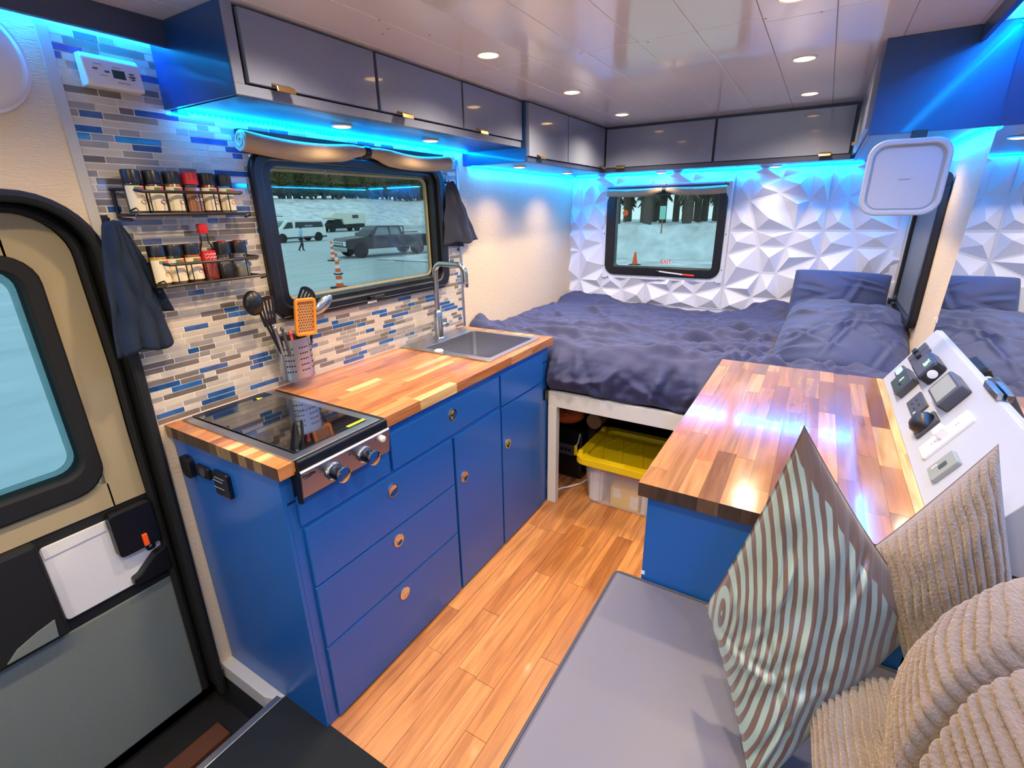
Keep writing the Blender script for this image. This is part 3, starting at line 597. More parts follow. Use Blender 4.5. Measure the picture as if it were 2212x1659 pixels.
# ------------------------------------------------------------------ countertops
def slab(root, x0, x1, y0, y1, z0, z1, w, mt, holes, Lr, gap=.0003, last=None):
    y = y0; k = 0
    while y < y1-.002:
        ya = min(y+w, y1); 
        if y1-ya < w*.4: ya = y1
        x = x0-R.random()*Lr[0]
        while x < x1:
            L_ = R.uniform(*Lr); a, b_ = max(x, x0), min(x+L_, x1)
            if b_-a > .012:
                for r in cut((a, b_, y, ya), holes):
                    dz = R.uniform(0, .0003)
                    b = MB().box(r[0]+gap*.5, r[1]-gap*.5, r[2]+gap*.5, r[3]-gap*.5, z0, z1-dz); b.m[3] = b.m[5] = 1; b.build('stave', [mt, M['endgrain']], root)
            x += L_
        y = ya; k += 1
kt = thing('countertop', 'acacia butcher block counter with cooktop and sink set into it', 'countertop', (1.34, 1.31, .884))
SINK = (1.592, 2.016, 1.088, 1.535)
slab(kt, .598, 2.085, 1.038, 1.579, .885, ZT, .0338, M['counter'], [(.645, .955, 1.0, 1.565), SINK], (.14, .42))
pc = thing('table_cabinet', 'royal blue cabinet under the walnut toned side table', 'cabinet', (1.5, 0, 0))
MB().box(.99, 2.03, -.262, .246, 0, .885).build('carcass', M['blue'], pc, bevel=.0015)
MB().box(.9885, .99, .238, .247, .66, .67).build('tack', M['white'], pc)
pt = thing('side_table_top', 'glossy walnut and acacia butcher block table top beside the bed', 'table', (1.5, 0, .886))
slab(pt, .969, 2.07, -.246, .264, .886, ZT, .0425, M['penin'], [], (.16, .36))
for a, b_ in ((.969, 1.42), (1.42, 2.07)): MB().box(a, b_, -.266, -.2465, .886, ZT).build('stave', M['palewood'], pt)
# ------------------------------------------------------------------ cooktop
ck = thing('cooktop', 'two knob stainless gas cooktop with black glass lid set into the counter', 'cooktop', (.80, 1.3, .86))
MB().box(.646, .954, 1.045, 1.56, .86, .919).build('body', M['black'], ck)
MB().box(.640, .666, 1.036, 1.562, .9203, .9245).box(.910, .936, 1.036, 1.562, .9203, .9245).box(.666, .910, 1.036, 1.066, .9203, .9245).build('steel_frame', M['steel'], ck, bevel=.001)
MB().box(.669, .907, 1.064, 1.528, .9215, .9272).build('glass_lid', M['blackgl'], ck, bevel=.0012)
MB().box(.669, .907, 1.529, 1.562, .9215, .926).build('rear_vent_rail', M['black'], ck, bevel=.001)
MB().box(.669, .907, 1.286, 1.2885, .9272, .9276).build('lid_fold', M['print'], ck)
MB().box(.845, .908, 1.066, 1.078, .9272, .9277).build('warning_sticker', M['yellowst'], ck)
MB().prism([(.850, 1.505), (.872, 1.512), (.855, 1.525)], .9272, .9277, 'z').build('warning_sticker', M['yellowst'], ck)
MB().box(.6455, .9545, 1.026, 1.05, .888, .920).build('front_edge', M['black'], ck, bevel=.004)
fa = MB().prism([(1.040, .893), (1.024, .893), (1.020, .888), (1.030, .813), (1.040, .813)], .6455, .9545, 'x').build('control_fascia', M['steelx'], ck, bevel=.0015)
MB().box(.640, .646, 1.03, 1.045, .80, .892).build('fascia_end', M['black'], ck)
for x in (.742, .851):
    k = MB().lathe([(.024, 0), (.0255, -.004), (.0235, -.008), (.0215, -.009)], (x, 1.0255, .849), 'y', 32).build('knob_collar', M['chrome'], fa, smooth=True)
    k = MB().lathe([(.0205, -.008), (.0205, -.040), (.0195, -.044), (0, -.0445)], (x, 1.0255, .849), 'y', 32).build('knob', M['blackgl'], ck, smooth=True)
    MB().lathe([(.0195, -.0405), (.0216, -.041), (.0219, -.0445), (.0200, -.0455)], (x, 1.0255, .849), 'y', 32).build('knob_rim', M['chrome'], k, smooth=True)
MB().lathe([(.010, 0), (.010, -.008), (.007, -.010), (0, -.0102)], (.921, 1.0225, .870), 'y', 20).build('igniter_button', M['cream'], ck, smooth=True)
for x_, z_ in ((.8, .872), (.898, .876)): MB().lathe([(.0025, 0), (.0025, -.0012), (0, -.0013)], (x_, 1.0225, z_), 'y', 10).build('flame_mark', M['print'], fa)
mt_ = frame_m((.668, 1.0205, .877), (1, 0, .0), (0, .13, 1))
text('lettering', 'RecPro', .0125, mt_, M['print'], fa)
MB().prism([(.652, .868), (.668, .8695), (.684, .8745), (.684, .871), (.687, .8755), (.681, .8765), (.668, .871)], 1.0198, 1.0212, 'y').build('logo_swoosh', M['print'], fa)
# ------------------------------------------------------------------ sink and faucet
sk_ = thing('sink', 'square drop in stainless sink in the butcher block counter', 'sink', (1.80, 1.31, .78))
MB().ring(rr(1.582, 2.026, 1.078, 1.57, .012), rr(1.622, 2.0, 1.104, 1.455, .02), .9205, .925, 'z').build('rim', M['steel'], sk_, bevel=.001)
wall_o, wall_i = rr(1.618, 2.004, 1.100, 1.459, .022), rr(1.622, 2.0, 1.104, 1.455, .02)
MB().ring(wall_o, wall_i, .80, .9206, 'z').prism(wall_o, .797, .80, 'z').build('bowl', M['steelx'], sk_)
MB().lathe([(.0, .003), (.03, .003), (.038, .001), (.038, 0), (0, 0)], (1.81, 1.29, .80), 'z', 24).build('drain', M['chrome'], sk_, smooth=True)
ss = thing('sink_stopper', 'white round stopper lying on the steel sink rim', 'stopper', (1.603, 1.356, .925)); MB().lathe([(0, 0), (.019, 0), (.021, .004), (.016, .009), (.005, .012), (0, .012)], (1.603, 1.356, .9252), 'z', 20).build('disc', M['cream'], ss, smooth=True)
fc = thing('faucet', 'brushed nickel gooseneck faucet with squared spout behind the sink', 'faucet', (1.79, 1.505, .925))
MB().lathe([(.026, 0), (.026, .006), (.022, .010), (.0215, .13), (.018, .136), (.0135, .14)], (1.79, 1.505, .925), 'z', 24).build('body', M['nickel'], fc, smooth=True)
def arc(c, r, a0, a1, n, pl): return [pl(c, r*math.cos(math.radians(a0+(a1-a0)*k/n)), r*math.sin(math.radians(a0+(a1-a0)*k/n))) for k in range(n+1)]
pl = lambda c, u, w: (1.79, c[0]+u, c[1]+w)
MB().tube([(1.79, 1.505, 1.06)]+arc((1.465, 1.238), .04, 0, 90, 8, pl)+arc((1.372, 1.238), .04, 90, 180, 8, pl)+[(1.79, 1.331, 1.20)], .0125, 14).build('spout', M['nickel'], fc, smooth=True)
MB().lathe([(.0135, 0), (.0135, -.02), (.012, -.024), (0, -.024)], (1.79, 1.332, 1.205), 'z', 18).build('aerator', M['chrome'], fc, smooth=True)
MB().tube([(1.808, 1.505, .985), (1.845, 1.502, .987)], [.012, .012], 14).tube([(1.842, 1.502, .987), (1.852, 1.50, .987)], [.016, .015], 16).build('handle', M['nickel'], fc, smooth=True)
# ------------------------------------------------------------------ thermostat
th = thing('thermostat', 'white wall control box with small dark screen on the tiled wall', 'thermostat', (.683, YW, 1.80))
MB().prism([(YW-.001, 1.80), (YW-.034, 1.80), (YW-.038, 1.806), (YW-.03, 1.862), (YW-.022, 1.872), (YW-.001, 1.872)], .622, .744, 'x').build('case', M['whitepl'], th, bevel=.003)
qy = lambda z: YW-.038+(z-1.806)*.008/.056-.0006
def onbox(x0, x1, z0, z1, nm, mt): return MB().prism([(qy(z0)-.001, z0), (qy(z1)-.001, z1), (qy(z1)+.002, z1), (qy(z0)+.002, z0)], x0, x1, 'x').build(nm, mt, th)
onbox(.679, .706, 1.824, 1.843, 'screen', M['lcdg']); onbox(.674, .711, 1.82, 1.8455, 'bezel', M['white'])
bpy.data.objects['screen'].location.y -= .0008
for k, (a, b_, c, e) in enumerate(((.640, .650, 1.838, 1.841), (.664, .673, 1.834, 1.838), (.716, .726, 1.838, 1.8405), (.715, .728, 1.831, 1.8345), (.718, .726, 1.826, 1.8285))): onbox(a, b_, c, e, 'button', M['dkgrey'])
for a, b_, z in ((.645, .662, 1.850), (.683, .700, 1.848), (.652, .668, 1.826), (.686, .712, 1.815)): onbox(a, b_, z, z+.0014, 'printed_line', M['greyprint'])
# ------------------------------------------------------------------ cloths
def cloth(name, label, m, top, bl, br, yo, folds, seed, flap=None):
    t = MB()
    def fn(u, v):
        w = v**.8; xl = top[0]-.018*(1-v)+(bl[0]-top[0])*w; xr = top[0]+.018*(1-v)+(br[0]-top[0])*w
        zb = bl[1]+(br[1]-bl[1])*u-.006*math.sin(u*9+seed); zz = top[1]+(zb-top[1])*v-(.02*abs(u-.5)**1.3*(1-v))
        d = math.sin(u*math.pi*folds+seed+v*.8)*.016*(.35+v*.6)+noise.noise(Vector((u*3, v*4, seed)))*.012
        return (xl+(xr-xl)*u, yo-.02*math.sin(math.pi*u)-abs(d), zz)
    t.grid(fn, 34, 30)
    if flap:
        def f2(u, v):
            xl = top[0]+.0+(flap[0]-top[0])*v; xr = top[0]+.02+(flap[1]-top[0])*v**.75; zz = top[1]-.004+(flap[2]-top[1])*v-.01*u*v
            return (xl+(xr-xl)*u, yo+.008-abs(math.sin(u*7+seed))*.012*v, zz)
        t.grid(f2, 20, 24)
    o = t.build(name, m, smooth=True, ang=80); o.modifiers.new('s', 'SOLIDIFY').thickness = .003
    tag(o, label, 'cloth'); return o
cloth('dish_cloth', 'navy dish cloth hanging on the tiles beside the door opening', M['cloth'], (.592, 1.497), (.520, 1.155), (.662, 1.158), 1.555, 3.2, 1.1, (.60, .668, 1.262))
cloth('dish_cloth', 'charcoal dish cloth hanging beside the kitchen window', M['cloth2'], (1.995, 1.640), (1.928, 1.352), (2.205, 1.358), 1.557, 2.4, 2.3, (1.965, 2.08, 1.348))
for x, z in ((.592, 1.497), (1.995, 1.64)):
    h = thing('wall_hook', 'small dark hook holding the %s cloth' % ('navy' if x < 1 else 'charcoal'), 'hook', (x, YW, z)); MB().box(x-.008, x+.008, YW-.004, YW, z-.012, z+.012).build('plate', M['black'], h, bevel=.001)
    MB().tube([(x, YW-.003, z-.004), (x, YW-.022, z-.006), (x, YW-.028, z+.004)], .0025, 6).build('prong', M['black'], h, smooth=True)
# ------------------------------------------------------------------ spice racks and jars
def rack(x0, x1, z, label):
    t = thing('spice_rack', label, 'rack', ((x0+x1)/2, YW, z)); y0, y1 = 1.499, 1.577
    MB().tube([(x0, y1, z), (x0, y0+.012, z), (x0+.012, y0, z), (x1-.012, y0, z), (x1, y0+.012, z), (x1, y1, z)], .0042, 7).tube([(x1-.012, y0, z), (x1+.006, y0-.002, z+.002), (x1+.014, y0+.01, z-.006), (x1, y0+.02, z-.010)], .003, 7).build('tray_rim', M['black'], t, smooth=True)
    MB().tube([(x0-.004, y1, z+.062), (x0+.02, y0+.03, z+.062), (x0+.035, y0, z+.056), (x1-.012, y0, z+.056), (x1-.002, y0+.01, z+.058), (x1-.004, y1, z+.06)], .0042, 7).build('guard_rail', M['black'], t, smooth=True)
    b = MB()
    for k in range(6): yy = y0+.012+k*.012; b.tube([(x0+.004, yy, z-.003), (x1-.004, yy, z-.003)], .0016, 6)
    b.build('tray_wires', M['black'], t, smooth=True)
    b = MB()
    for k in range(6): xx = x0+.05+k*(x1-x0-.1)/5; b.tube([(xx, y0, z+.056), (xx, y0, z), (xx, y1, z-.003)], .0016, 6)
    b.build('uprights', M['black'], t, smooth=True)
    MB().tube([(x0, y1-.001, z+.066), (x0, y1-.001, z-.008), (x0+.004, y0+.02, z-.012)], .0045, 7).tube([(x0+.006, y0+.02, z+.010), (x0+.012, y0, z+.016), (x0+.016, y0-.004, z+.006), (x0+.006, y0, z-.002)], .0022, 6).build('side_bracket', M['black'], t, smooth=True)
rack(.624, .930, 1.508, 'upper black wire spice rack mounted on the tiled wall')
rack(.646, .946, 1.322, 'lower black wire spice rack mounted on the tiled wall')
JC = {}
def jmat(nm, c):
    if nm not in JC: JC[nm] = mat('spice_'+nm, c, .25, var=.25, scale=300, coat=.5)
    return JC[nm]
def jar(x, z, label, content, lid, pic, fill=.8, h=.108, grp='spice jars on the upper rack', tall_lid=False):
    y = 1.536; r = .0215; t = thing('spice_jar', label, 'jar', (x, y, z), grp)
    bt = .080 if not tall_lid else .074
    MB().lathe([(r*.9, 0), (r, .004), (r, bt*.9), (r*.86, bt)], (x, y, z), 'z', 24).build('glass_body', M['glassjar'], t, smooth=True)
    MB().lathe([(r*.86, .002), (r*.93, .004), (r*.93, bt*fill), (r*.9, bt*fill+.001)], (x, y, z), 'z', 20).build('spice', jmat(content[0], content[1]), t, smooth=True)
    lr = r*.98 if not tall_lid else r*1.05
    MB().lathe([(lr*.93, bt-.004), (lr, bt-.003), (lr, h-.003), (lr*.93, h)], (x, y, z), 'z', 24).build('lid', M[lid], t, smooth=True)
    if pic:
        def patch(a0, a1, z0, z1, rr_, nm, m, par):
            b = MB(); n = 8; b.grid(lambda u, v: (x+rr_*math.sin(math.radians(a0+(a1-a0)*u)), y-rr_*math.cos(math.radians(a0+(a1-a0)*u)), z+z0+(z1-z0)*v), n, 2); return b.build(nm, m, par, smooth=True)
        lb = patch(-75, 75, .008, .069, r+.0006, 'label', M['labelc'], t)
        patch(-20, 55, .0585, .0665, r+.0010, 'emblem', M['green'], lb); patch(8, 46, .0590, .0660, r+.0014, 'emblem', M['redp'], lb)
        b = MB(); n = 16; a0, zc_ = 22, .030
        pts = [(math.radians(a0+22*math.cos(2*math.pi*k/n)), z+zc_+.006*math.sin(2*math.pi*k/n)) for k in range(n)]
        b._a([(x+(r+.001)*math.sin(a), y-(r+.001)*math.cos(a), q) for a, q in pts], [tuple(range(n))]).build('picture', jmat(pic[0], pic[1]), lb)
    return t
sage, chili, cinn, cumin, paprika, onion, gold = ('sage', S(150, 136, 92)), ('chili', S(120, 40, 34)), ('cinnamon', S(180, 116, 50)), ('cumin', S(160, 106, 54)), ('paprika', S(150, 60, 34)), ('onion', S(214, 204, 180)), ('mustard', S(214, 156, 48))
U = [(.657, 'spice jar of pale green herb, first jar on the upper rack beside the bracket', sage, 'black', sage, .72), (.704, 'spice jar of dark red chili, second jar on the upper rack', chili, 'black', chili, .9), (.752, 'spice jar of golden brown spice, third jar on the upper rack', cinn, 'black', cinn, .95),
     (.800, 'spice jar with red lid on the upper rack', cumin, 'red', None, .8), (.846, 'spice jar of rust red spice beside the red lidded jar', paprika, 'black', paprika, .95), (.895, 'spice jar of white granules, last jar on the upper rack beside the window', onion, 'black', ('tomato', S(200, 110, 80)), .8)]
for x, lb, c, l, p, f in U:
    t = jar(x, 1.509, lb, c, l, p, f)
    if l == 'red':
        lbl = MB(); lbl.grid(lambda u, v: (x+.0222*math.sin(math.radians(-70+140*u)), 1.536-.0222*math.cos(math.radians(-70+140*u)), 1.509+.006+.062*v), 10, 2)
        q = lbl.build('label', jmat('cumin_label', S(150, 96, 56)), t, smooth=True)
        text('lettering', 'CUB', .011, frame_m((.804, 1.5128, 1.546), (1, .1, 0), (0, 0, 1)), M['whitepl'], q)
Lw = [(.672, 'spice jar of yellow spice, first jar on the lower rack beside the navy cloth', gold, 'black', None, .95), (.714, 'spice jar of pale garlic powder, second jar on the lower rack', ('garlic', S(206, 188, 142)), 'black', None, .85), (.760, 'spice jar of orange brown spice, third jar on the lower rack', ('cayenne', S(180, 98, 36)), 'black', ('tomato_red', S(206, 74, 48)), .95),
      (.852, 'clear grinder of peppercorns with black lid on the lower rack', ('pepper', S(92, 78, 62)), 'black', None, .55), (.902, 'clear grinder of pale salt with black lid, last on the lower rack', ('salt', S(222, 212, 176)), 'black', None, .5)]
for k, (x, lb, c, l, p, f) in enumerate(Lw):
    t = jar(x, 1.323, lb, c, l, p if p else (c if k < 2 else None), f, .106, 'spice jars on the lower rack', k > 2)
    if k > 2: MB().lathe([(.008, .106), (.012, .107), (.012, .109), (0, .1095)], (x, 1.536, 1.323), 'z', 16).build('grinder_cap', M['red'], t, smooth=True)
hb = thing('hot_sauce_bottle', 'tall clear sauce bottle with red cap and red label on the lower rack', 'bottle', (.806, 1.536, 1.323))
MB().lathe([(.019, 0), (.02, .004), (.02, .085), (.0165, .098), (.011, .108), (.0105, .138)], (.806, 1.536, 1.323), 'z', 24).build('glass_body', M['glassjar'], hb, smooth=True)
MB().lathe([(.018, .003), (.0185, .006), (.0185, .06), (.018, .061)], (.806, 1.536, 1.323), 'z', 20).build('sauce', jmat('hot_sauce', S(226, 84, 24)), hb, smooth=True)
MB().lathe([(.0135, .132), (.0142, .134), (.0142, .156), (.012, .158), (0, .158)], (.806, 1.536, 1.323), 'z', 20).build('cap', M['red'], hb, smooth=True)
q = MB().grid(lambda u, v: (.806+.0207*math.sin(math.radians(-80+160*u)), 1.536-.0207*math.cos(math.radians(-80+160*u)), 1.323+.05+.034*v), 12, 2).build('label', M['red'], hb, smooth=True)
sq = MB()
for k in range(3): sq.tube([(.806+.0212*math.sin(a), 1.536-.0212*math.cos(a), 1.323+.056+k*.009+.0025*math.sin(a*14+k)) for a in [math.radians(-50+5*j) for j in range(21)]], .0007, 5)
sq.build('script_lines', M['whitepl'], q)
# ------------------------------------------------------------------ utensil holder
uh = thing('utensil_holder', 'perforated stainless utensil holder fixed to the tiled wall above the counter', 'holder', (1.022, 1.53, .955))
CX, CY_, HX, HY, Z0, Z1 = 1.022, 1.522, .061, .050, .957, 1.098
b = MB(); b.ring(ell(CX, CY_, HX, HY, 40), ell(CX, CY_, HX-.002, HY-.002, 40), Z0, Z1, 'z'); b.prism(ell(CX, CY_, HX, HY, 40), Z0, Z0+.003, 'z'); b.build('cup', M['steel'], uh, smooth=True)
MB().ring(ell(CX, CY_, HX+.002, HY+.002, 40), ell(CX, CY_, HX-.003, HY-.003, 40), Z1-.002, Z1+.002, 'z').build('rolled_rim', M['steel'], uh, smooth=True)
MB().box(CX-.03, CX+.03, CY_+HY-.002, YW, 1.0, 1.06).build('wall_bracket', M['steel'], uh)
b = MB()
for g0 in (-150, -100, -55):
    for i in range(4):
        for j in range(5):
            a = math.radians(g0+i*8.5); p = Vector((CX+HX*math.cos(a), CY_+HY*math.sin(a), Z0+.032+j*.020)); nrm = Vector((math.cos(a)/HX, math.sin(a)/HY, 0)).normalized()
            b.tube([p-nrm*.001, p+nrm*.0006], .0031, 8)
o = b.build('perforations', M['print'], uh); o['kind'] = 'stuff'
def handle(t, p0, p1, m, r=.005, nm='handle'): return MB().tube([p0, tuple((Vector(p0)*.5+Vector(p1)*.5)), p1], [r, r*1.1, r*.8], 8).build(nm, m, t, smooth=True)
def paddle(t, p, ax_l, ax_w, L_, wt, wb, m, slots=0, nm='blade', curve=.0):
    al, aw = Vector(ax_l).normalized(), Vector(ax_w); aw = (aw-al*aw.dot(al)).normalized(); an = al.cross(aw); P = Vector(p); b = MB()
    bars = [(-1, 1)] if not slots else [(-1+2*k/slots*1.0+(.09 if k else 0), -1+2*(k+1)/slots-(.09 if k < slots-1 else 0)) for k in range(slots)]
    T = lambda s, w, d: P+al*(s*L_)+aw*w*(wb+(wt-wb)*min(1, s*1.2))*(1 if s < .82 else math.sqrt(max(.04, 1-((s-.82)/.185)**2)))+an*(d+curve*s*s)
    segs = ((0, .22), (.22, .85), (.85, 1.0)) if slots else ((0, 1),)
    for a, c in segs:
        for u0, u1 in (bars if (slots and a == .22) else [(-1, 1)]):
            n = 6
            vs = []
            for d in (-.0015, .0015):
                for k in range(n+1):
                    s = a+(c-a)*k/n; vs += [T(s, u0, d), T(s, u1, d)]
            m_ = 2*(n+1); fs = []
            for k in range(n):
                q = 2*k; fs += [(q, q+1, q+3, q+2), (m_+q, m_+q+2, m_+q+3, m_+q+1), (q, q+2, m_+q+2, m_+q), (q+1, m_+q+1, m_+q+3, q+3)]
            fs += [(0, m_, m_+1, 1), (2*n, 2*n+1, m_+2*n+1, m_+2*n)]
            b._a(vs, fs)
    return b.build(nm, m, t)
t = thing('ladle', 'black plastic ladle leaning out of the steel holder towards the spice racks', 'utensil', (1.0, 1.515, .97)); handle(t, (1.0, 1.515, .965), (.918, 1.507, 1.195), M['black'])
MB().sph((.901, 1.512, 1.238), (.032, .022, .040), 18, 12).build('bowl', M['black'], t, smooth=True)
t = thing('slotted_spoon', 'black slotted spoon beside the ladle in the steel holder', 'utensil', (1.01, 1.53, .97)); handle(t, (1.01, 1.535, .965), (.953, 1.528, 1.165), M['black']); paddle(t, (.956, 1.528, 1.155), (-.14, -.05, 1), (1, 0, .1), .10, .033, .022, M['black'], 5, 'bowl', -.01)
t = thing('slotted_turner', 'black slotted turner rising behind the amber grater', 'utensil', (1.05, 1.54, .97)); handle(t, (1.04, 1.54, .965), (1.075, 1.55, 1.175), M['black']); paddle(t, (1.072, 1.55, 1.16), (.62, -.02, .78), (.6, 0, -.5), .115, .034, .018, M['black'], 5)
t = thing('serving_spoon', 'steel serving spoon leaning out of the holder towards the faucet', 'utensil', (1.06, 1.52, .97)); handle(t, (1.045, 1.515, .965), (1.12, 1.508, 1.165), M['black'])
k0 = MB().sph((0, 0, 0), (.022, .012, .05), 18, 12); k0.xf(Matrix.Translation((1.158, 1.507, 1.193)) @ Matrix.Rotation(math.radians(58), 4, 'Y')); k0.build('bowl', M['nickel'], t, smooth=True)
t = thing('grater', 'amber plastic hand grater standing in the steel utensil holder', 'utensil', (1.06, 1.495, .97))
gm = frame_m((1.066, 1.492, 1.165), (1, -.15, -.05), (.06, -.1, 1))
b = MB(); b.ring(rr(-.038, .038, -.066, .066, .012), rr(-.029, .029, -.055, .055, .006), -.006, .006, 'z'); b.xf(gm); b.build('frame', M['grater'], t, bevel=.002, smooth=True)
b = MB(); b.prism(rr(-.031, .031, -.057, .057, .004), -.003, -.001, 'z'); b.xf(gm); b.build('grating_plate', jmat('plate', S(206, 150, 92)), t)
b = MB()
for i in range(6):
    for j in range(11): b.lathe([(.003, -.0012), (.0026, .0012), (0, .0014)], (-.024+i*.0092+(j % 2)*.0046, -.048+j*.0096, 0), 'z', 6)
b.xf(gm); o = b.build('teeth', jmat('teeth', S(120, 74, 34)), t); o['kind'] = 'stuff'
handle(t, (1.055, 1.505, .965), (1.066, 1.494, 1.10), M['grater'], .006)
for i, (a, c, m, lb) in enumerate((((.99, 1.52, .965), (.945, 1.49, 1.15), 'nickel', 'thin steel handle leaning in the holder below the ladle'), ((1.0, 1.50, .965), (.962, 1.478, 1.145), 'dkgrey', 'dark grey handle leaning in the holder below the slotted spoon'), ((1.02, 1.505, .965), (.992, 1.483, 1.125), 'redp', 'red edged handle leaning in the middle of the steel holder'))):
    t = thing('utensil', lb, 'utensil', a); handle(t, a, c, M[m], .0055); MB().sph(c, (.007, .007, .009), 10, 6).build('tip', M[m], t, smooth=True)
# ------------------------------------------------------------------ bed
bf = thing('bed_platform', 'cream painted bed platform open underneath', 'bed', (2.8, .6, 0))
MB().box(2.074, 2.10, -.38, 1.058, .561, .641).build('front_rail', M['cream'], bf, bevel=.002)
MB().box(2.073, 2.112, 1.010, 1.058, 0, .561).build('post', M['cream'], bf, bevel=.002)
MB().box(2.10, 3.45, -.38, 1.57, .60, .641).build('platform', M['subfloor'], bf)
MB().box(3.40, 3.45, -.38, 1.57, 0, .60).build('rear_support', M['subfloor'], bf)
mt2 = thing('mattress', 'charcoal mattress under the slate duvet', 'mattress', (2.77, .6, .641))
MB().box(2.105, 3.445, -.375, 1.572, .641, .80).build('core', M['mattress'], mt2, bevel=.03)
def ridge(x, y, s):
    v = noise.noise(Vector((x, y, s))); return 1-min(1, abs(v)*2.6)
def dz(x, y):
    wx = x+.10*noise.noise(Vector((x*2.2, y*2.2, 5))); wy = y+.12*noise.noise(Vector((x*2.2, y*2.2, 9)))
    r3 = lambda f, k, s: max(0, 1-abs(noise.noise(Vector((wx*f, wy*k, s))))*3.4)**2
    h = .018*r3(5.5, 1.7, 1.7)+.010*r3(9, 3.0, 4.1)+.034*noise.noise(Vector((x*2.6, y*2.0, 3.3)))-.008
    g = lambda cx, cy, sx, sy: math.exp(-((x-cx)/sx)**2-((y-cy)/sy)**2)
    h += .085*g(3.36, 1.49, .16, .12)+.05*g(3.38, 1.28, .13, .09)+.012*g(3.38, 1.05, .1, .1)+.05*g(2.22, 1.56, .045, .06)+.075*g(3.36, .16, .14, .18)+.02*g(2.5, 1.56, .5, .07)
    h -= .02*g(3.40, .72, .15, .22)
    # soft radiating pull towards the pillows
    ang = math.atan2(x-2.65, y-.06); rr_ = math.hypot(x-2.65, y-.06); h += .014*math.sin(ang*17+rr_*4)*math.exp(-((rr_-.3)/.22)**2)
    return h*min(1, .35+(1.575-y)*6) if y > 1.4 and not (x > 3.1 or x < 2.35) else h
db = MB()
def duv(u, v):
    yy = 1.574-u*1.950; s = v*1.62
    if s < .175:      # front drop
        k = s/.175; x = 2.094-.010*math.sin(k*math.pi)-.030*max(0, 1-abs(noise.noise(Vector((yy*3.6+k*.5, k*1.2, 2.2))))*3)**1.5*math.sin(min(1, k*1.6)*math.pi*.5+.5)-.010*abs(noise.noise(Vector((yy*13+k*2, k*3, 1))))
        z = .652+.165*k-.012*noise.noise(Vector((yy*5, 1, 1)))*(1-k)
        if yy > 1.06: x = max(x, 2.094)
        return (x, yy, z)
    if s < .265:
        k = (s-.175)/.09; a = k*math.pi/2; b0 = dz(2.17, yy)
        x = 2.096+.075*(1-math.cos(a)); z = .817+(.058+b0*k)*math.sin(a)
        x -= (.030*max(0, 1-abs(noise.noise(Vector((yy*3.6+.5, 1.2, 2.2))))*3)**1.5*.9+.010*abs(noise.noise(Vector((yy*13+2, 3, 1)))))*(1-k)
        if yy > 1.06: x = max(x, 2.094)
        return (x, yy, z)
    x = 2.171+(s-.265)/(1.62-.265)*(3.418-2.171); e = 1
    if yy < -.30: e = 1
    return (x, yy, .872+dz(x, yy)-.02*max(0, (x-3.40)/.05)*0)
db.grid(duv, 250, 230)
def creases(P, specs, amp_dir):
    """sharp cloth folds: each a short ridge with a gully beside it, added along amp_dir"""
    for cx, cy, a, L_, w, A in specs:
        dx, dy = P[:, 0]-cx, P[:, 1]-cy; al = dx*math.cos(a)+dy*math.sin(a); d = -dx*math.sin(a)+dy*math.cos(a)+.25*w*np.sin(al/L_*4)
        amp_dir += A*np.exp(-(al/L_)**2)*(np.exp(-(d/w)**2)-.75*np.exp(-((d-1.7*w)/(1.1*w))**2))
RD = random.Random(5); DV = np.array(db.v)
top = np.clip((DV[:, 2]-.80)/.05, 0, 1)*np.clip((DV[:, 0]-2.09)/.05, 0, 1); dh = np.zeros(len(DV))
sp_ = [(RD.uniform(2.12, 3.42), RD.uniform(-.36, 1.55), math.radians(90+RD.gauss(0, 30)), RD.uniform(.10, .38), RD.uniform(.011, .024), RD.uniform(.004, .012)) for k in range(210)]
for k in range(26):   # folds fanning out of the pillow corner
    a = math.radians(RD.uniform(60, 200)); r_ = RD.uniform(.12, .45); sp_.append((2.50+r_*math.cos(a), .10+r_*math.sin(a), a, RD.uniform(.12, .24), RD.uniform(.012, .02), RD.uniform(.007, .013)))
creases(DV[:, :2], sp_, dh); DV[:, 2] += dh*top*np.clip((1.575-DV[:, 1])/.05, .2, 1)
DV[:, 2] += .022*np.exp(-((DV[:, 0]-2.17)/.07)**2)*top   # puffy rolled front edge
frn = np.clip((2.13-DV[:, 0])/.05, 0, 1)*np.clip((DV[:, 2]-.645)/.02, 0, 1)*(DV[:, 1] < 1.05); dx_ = np.zeros(len(DV))
sp_ = [(RD.uniform(-.35, 1.05), RD.uniform(.66, .86), math.radians(90+RD.gauss(0, 24)), RD.uniform(.06, .14), RD.uniform(.012, .024), RD.uniform(.006, .015)) for k in range(52)]
creases(DV[:, 1:], sp_, dx_); kz = np.clip((DV[:, 2]-.65)/.2, 0, 1); DV[:, 0] -= frn*(dx_+.030*np.sin(kz*math.pi))*(1-.75*(DV[:, 1] < .30))
DV[:, 0] = np.minimum(DV[:, 0], 3.418); db.v = [tuple(q_) for q_ in DV.tolist()]
du = db.build('duvet', M['duvet'], smooth=True, ang=180, recalc=True); tag(du, 'rumpled slate blue duvet spread over the bed', 'duvet')
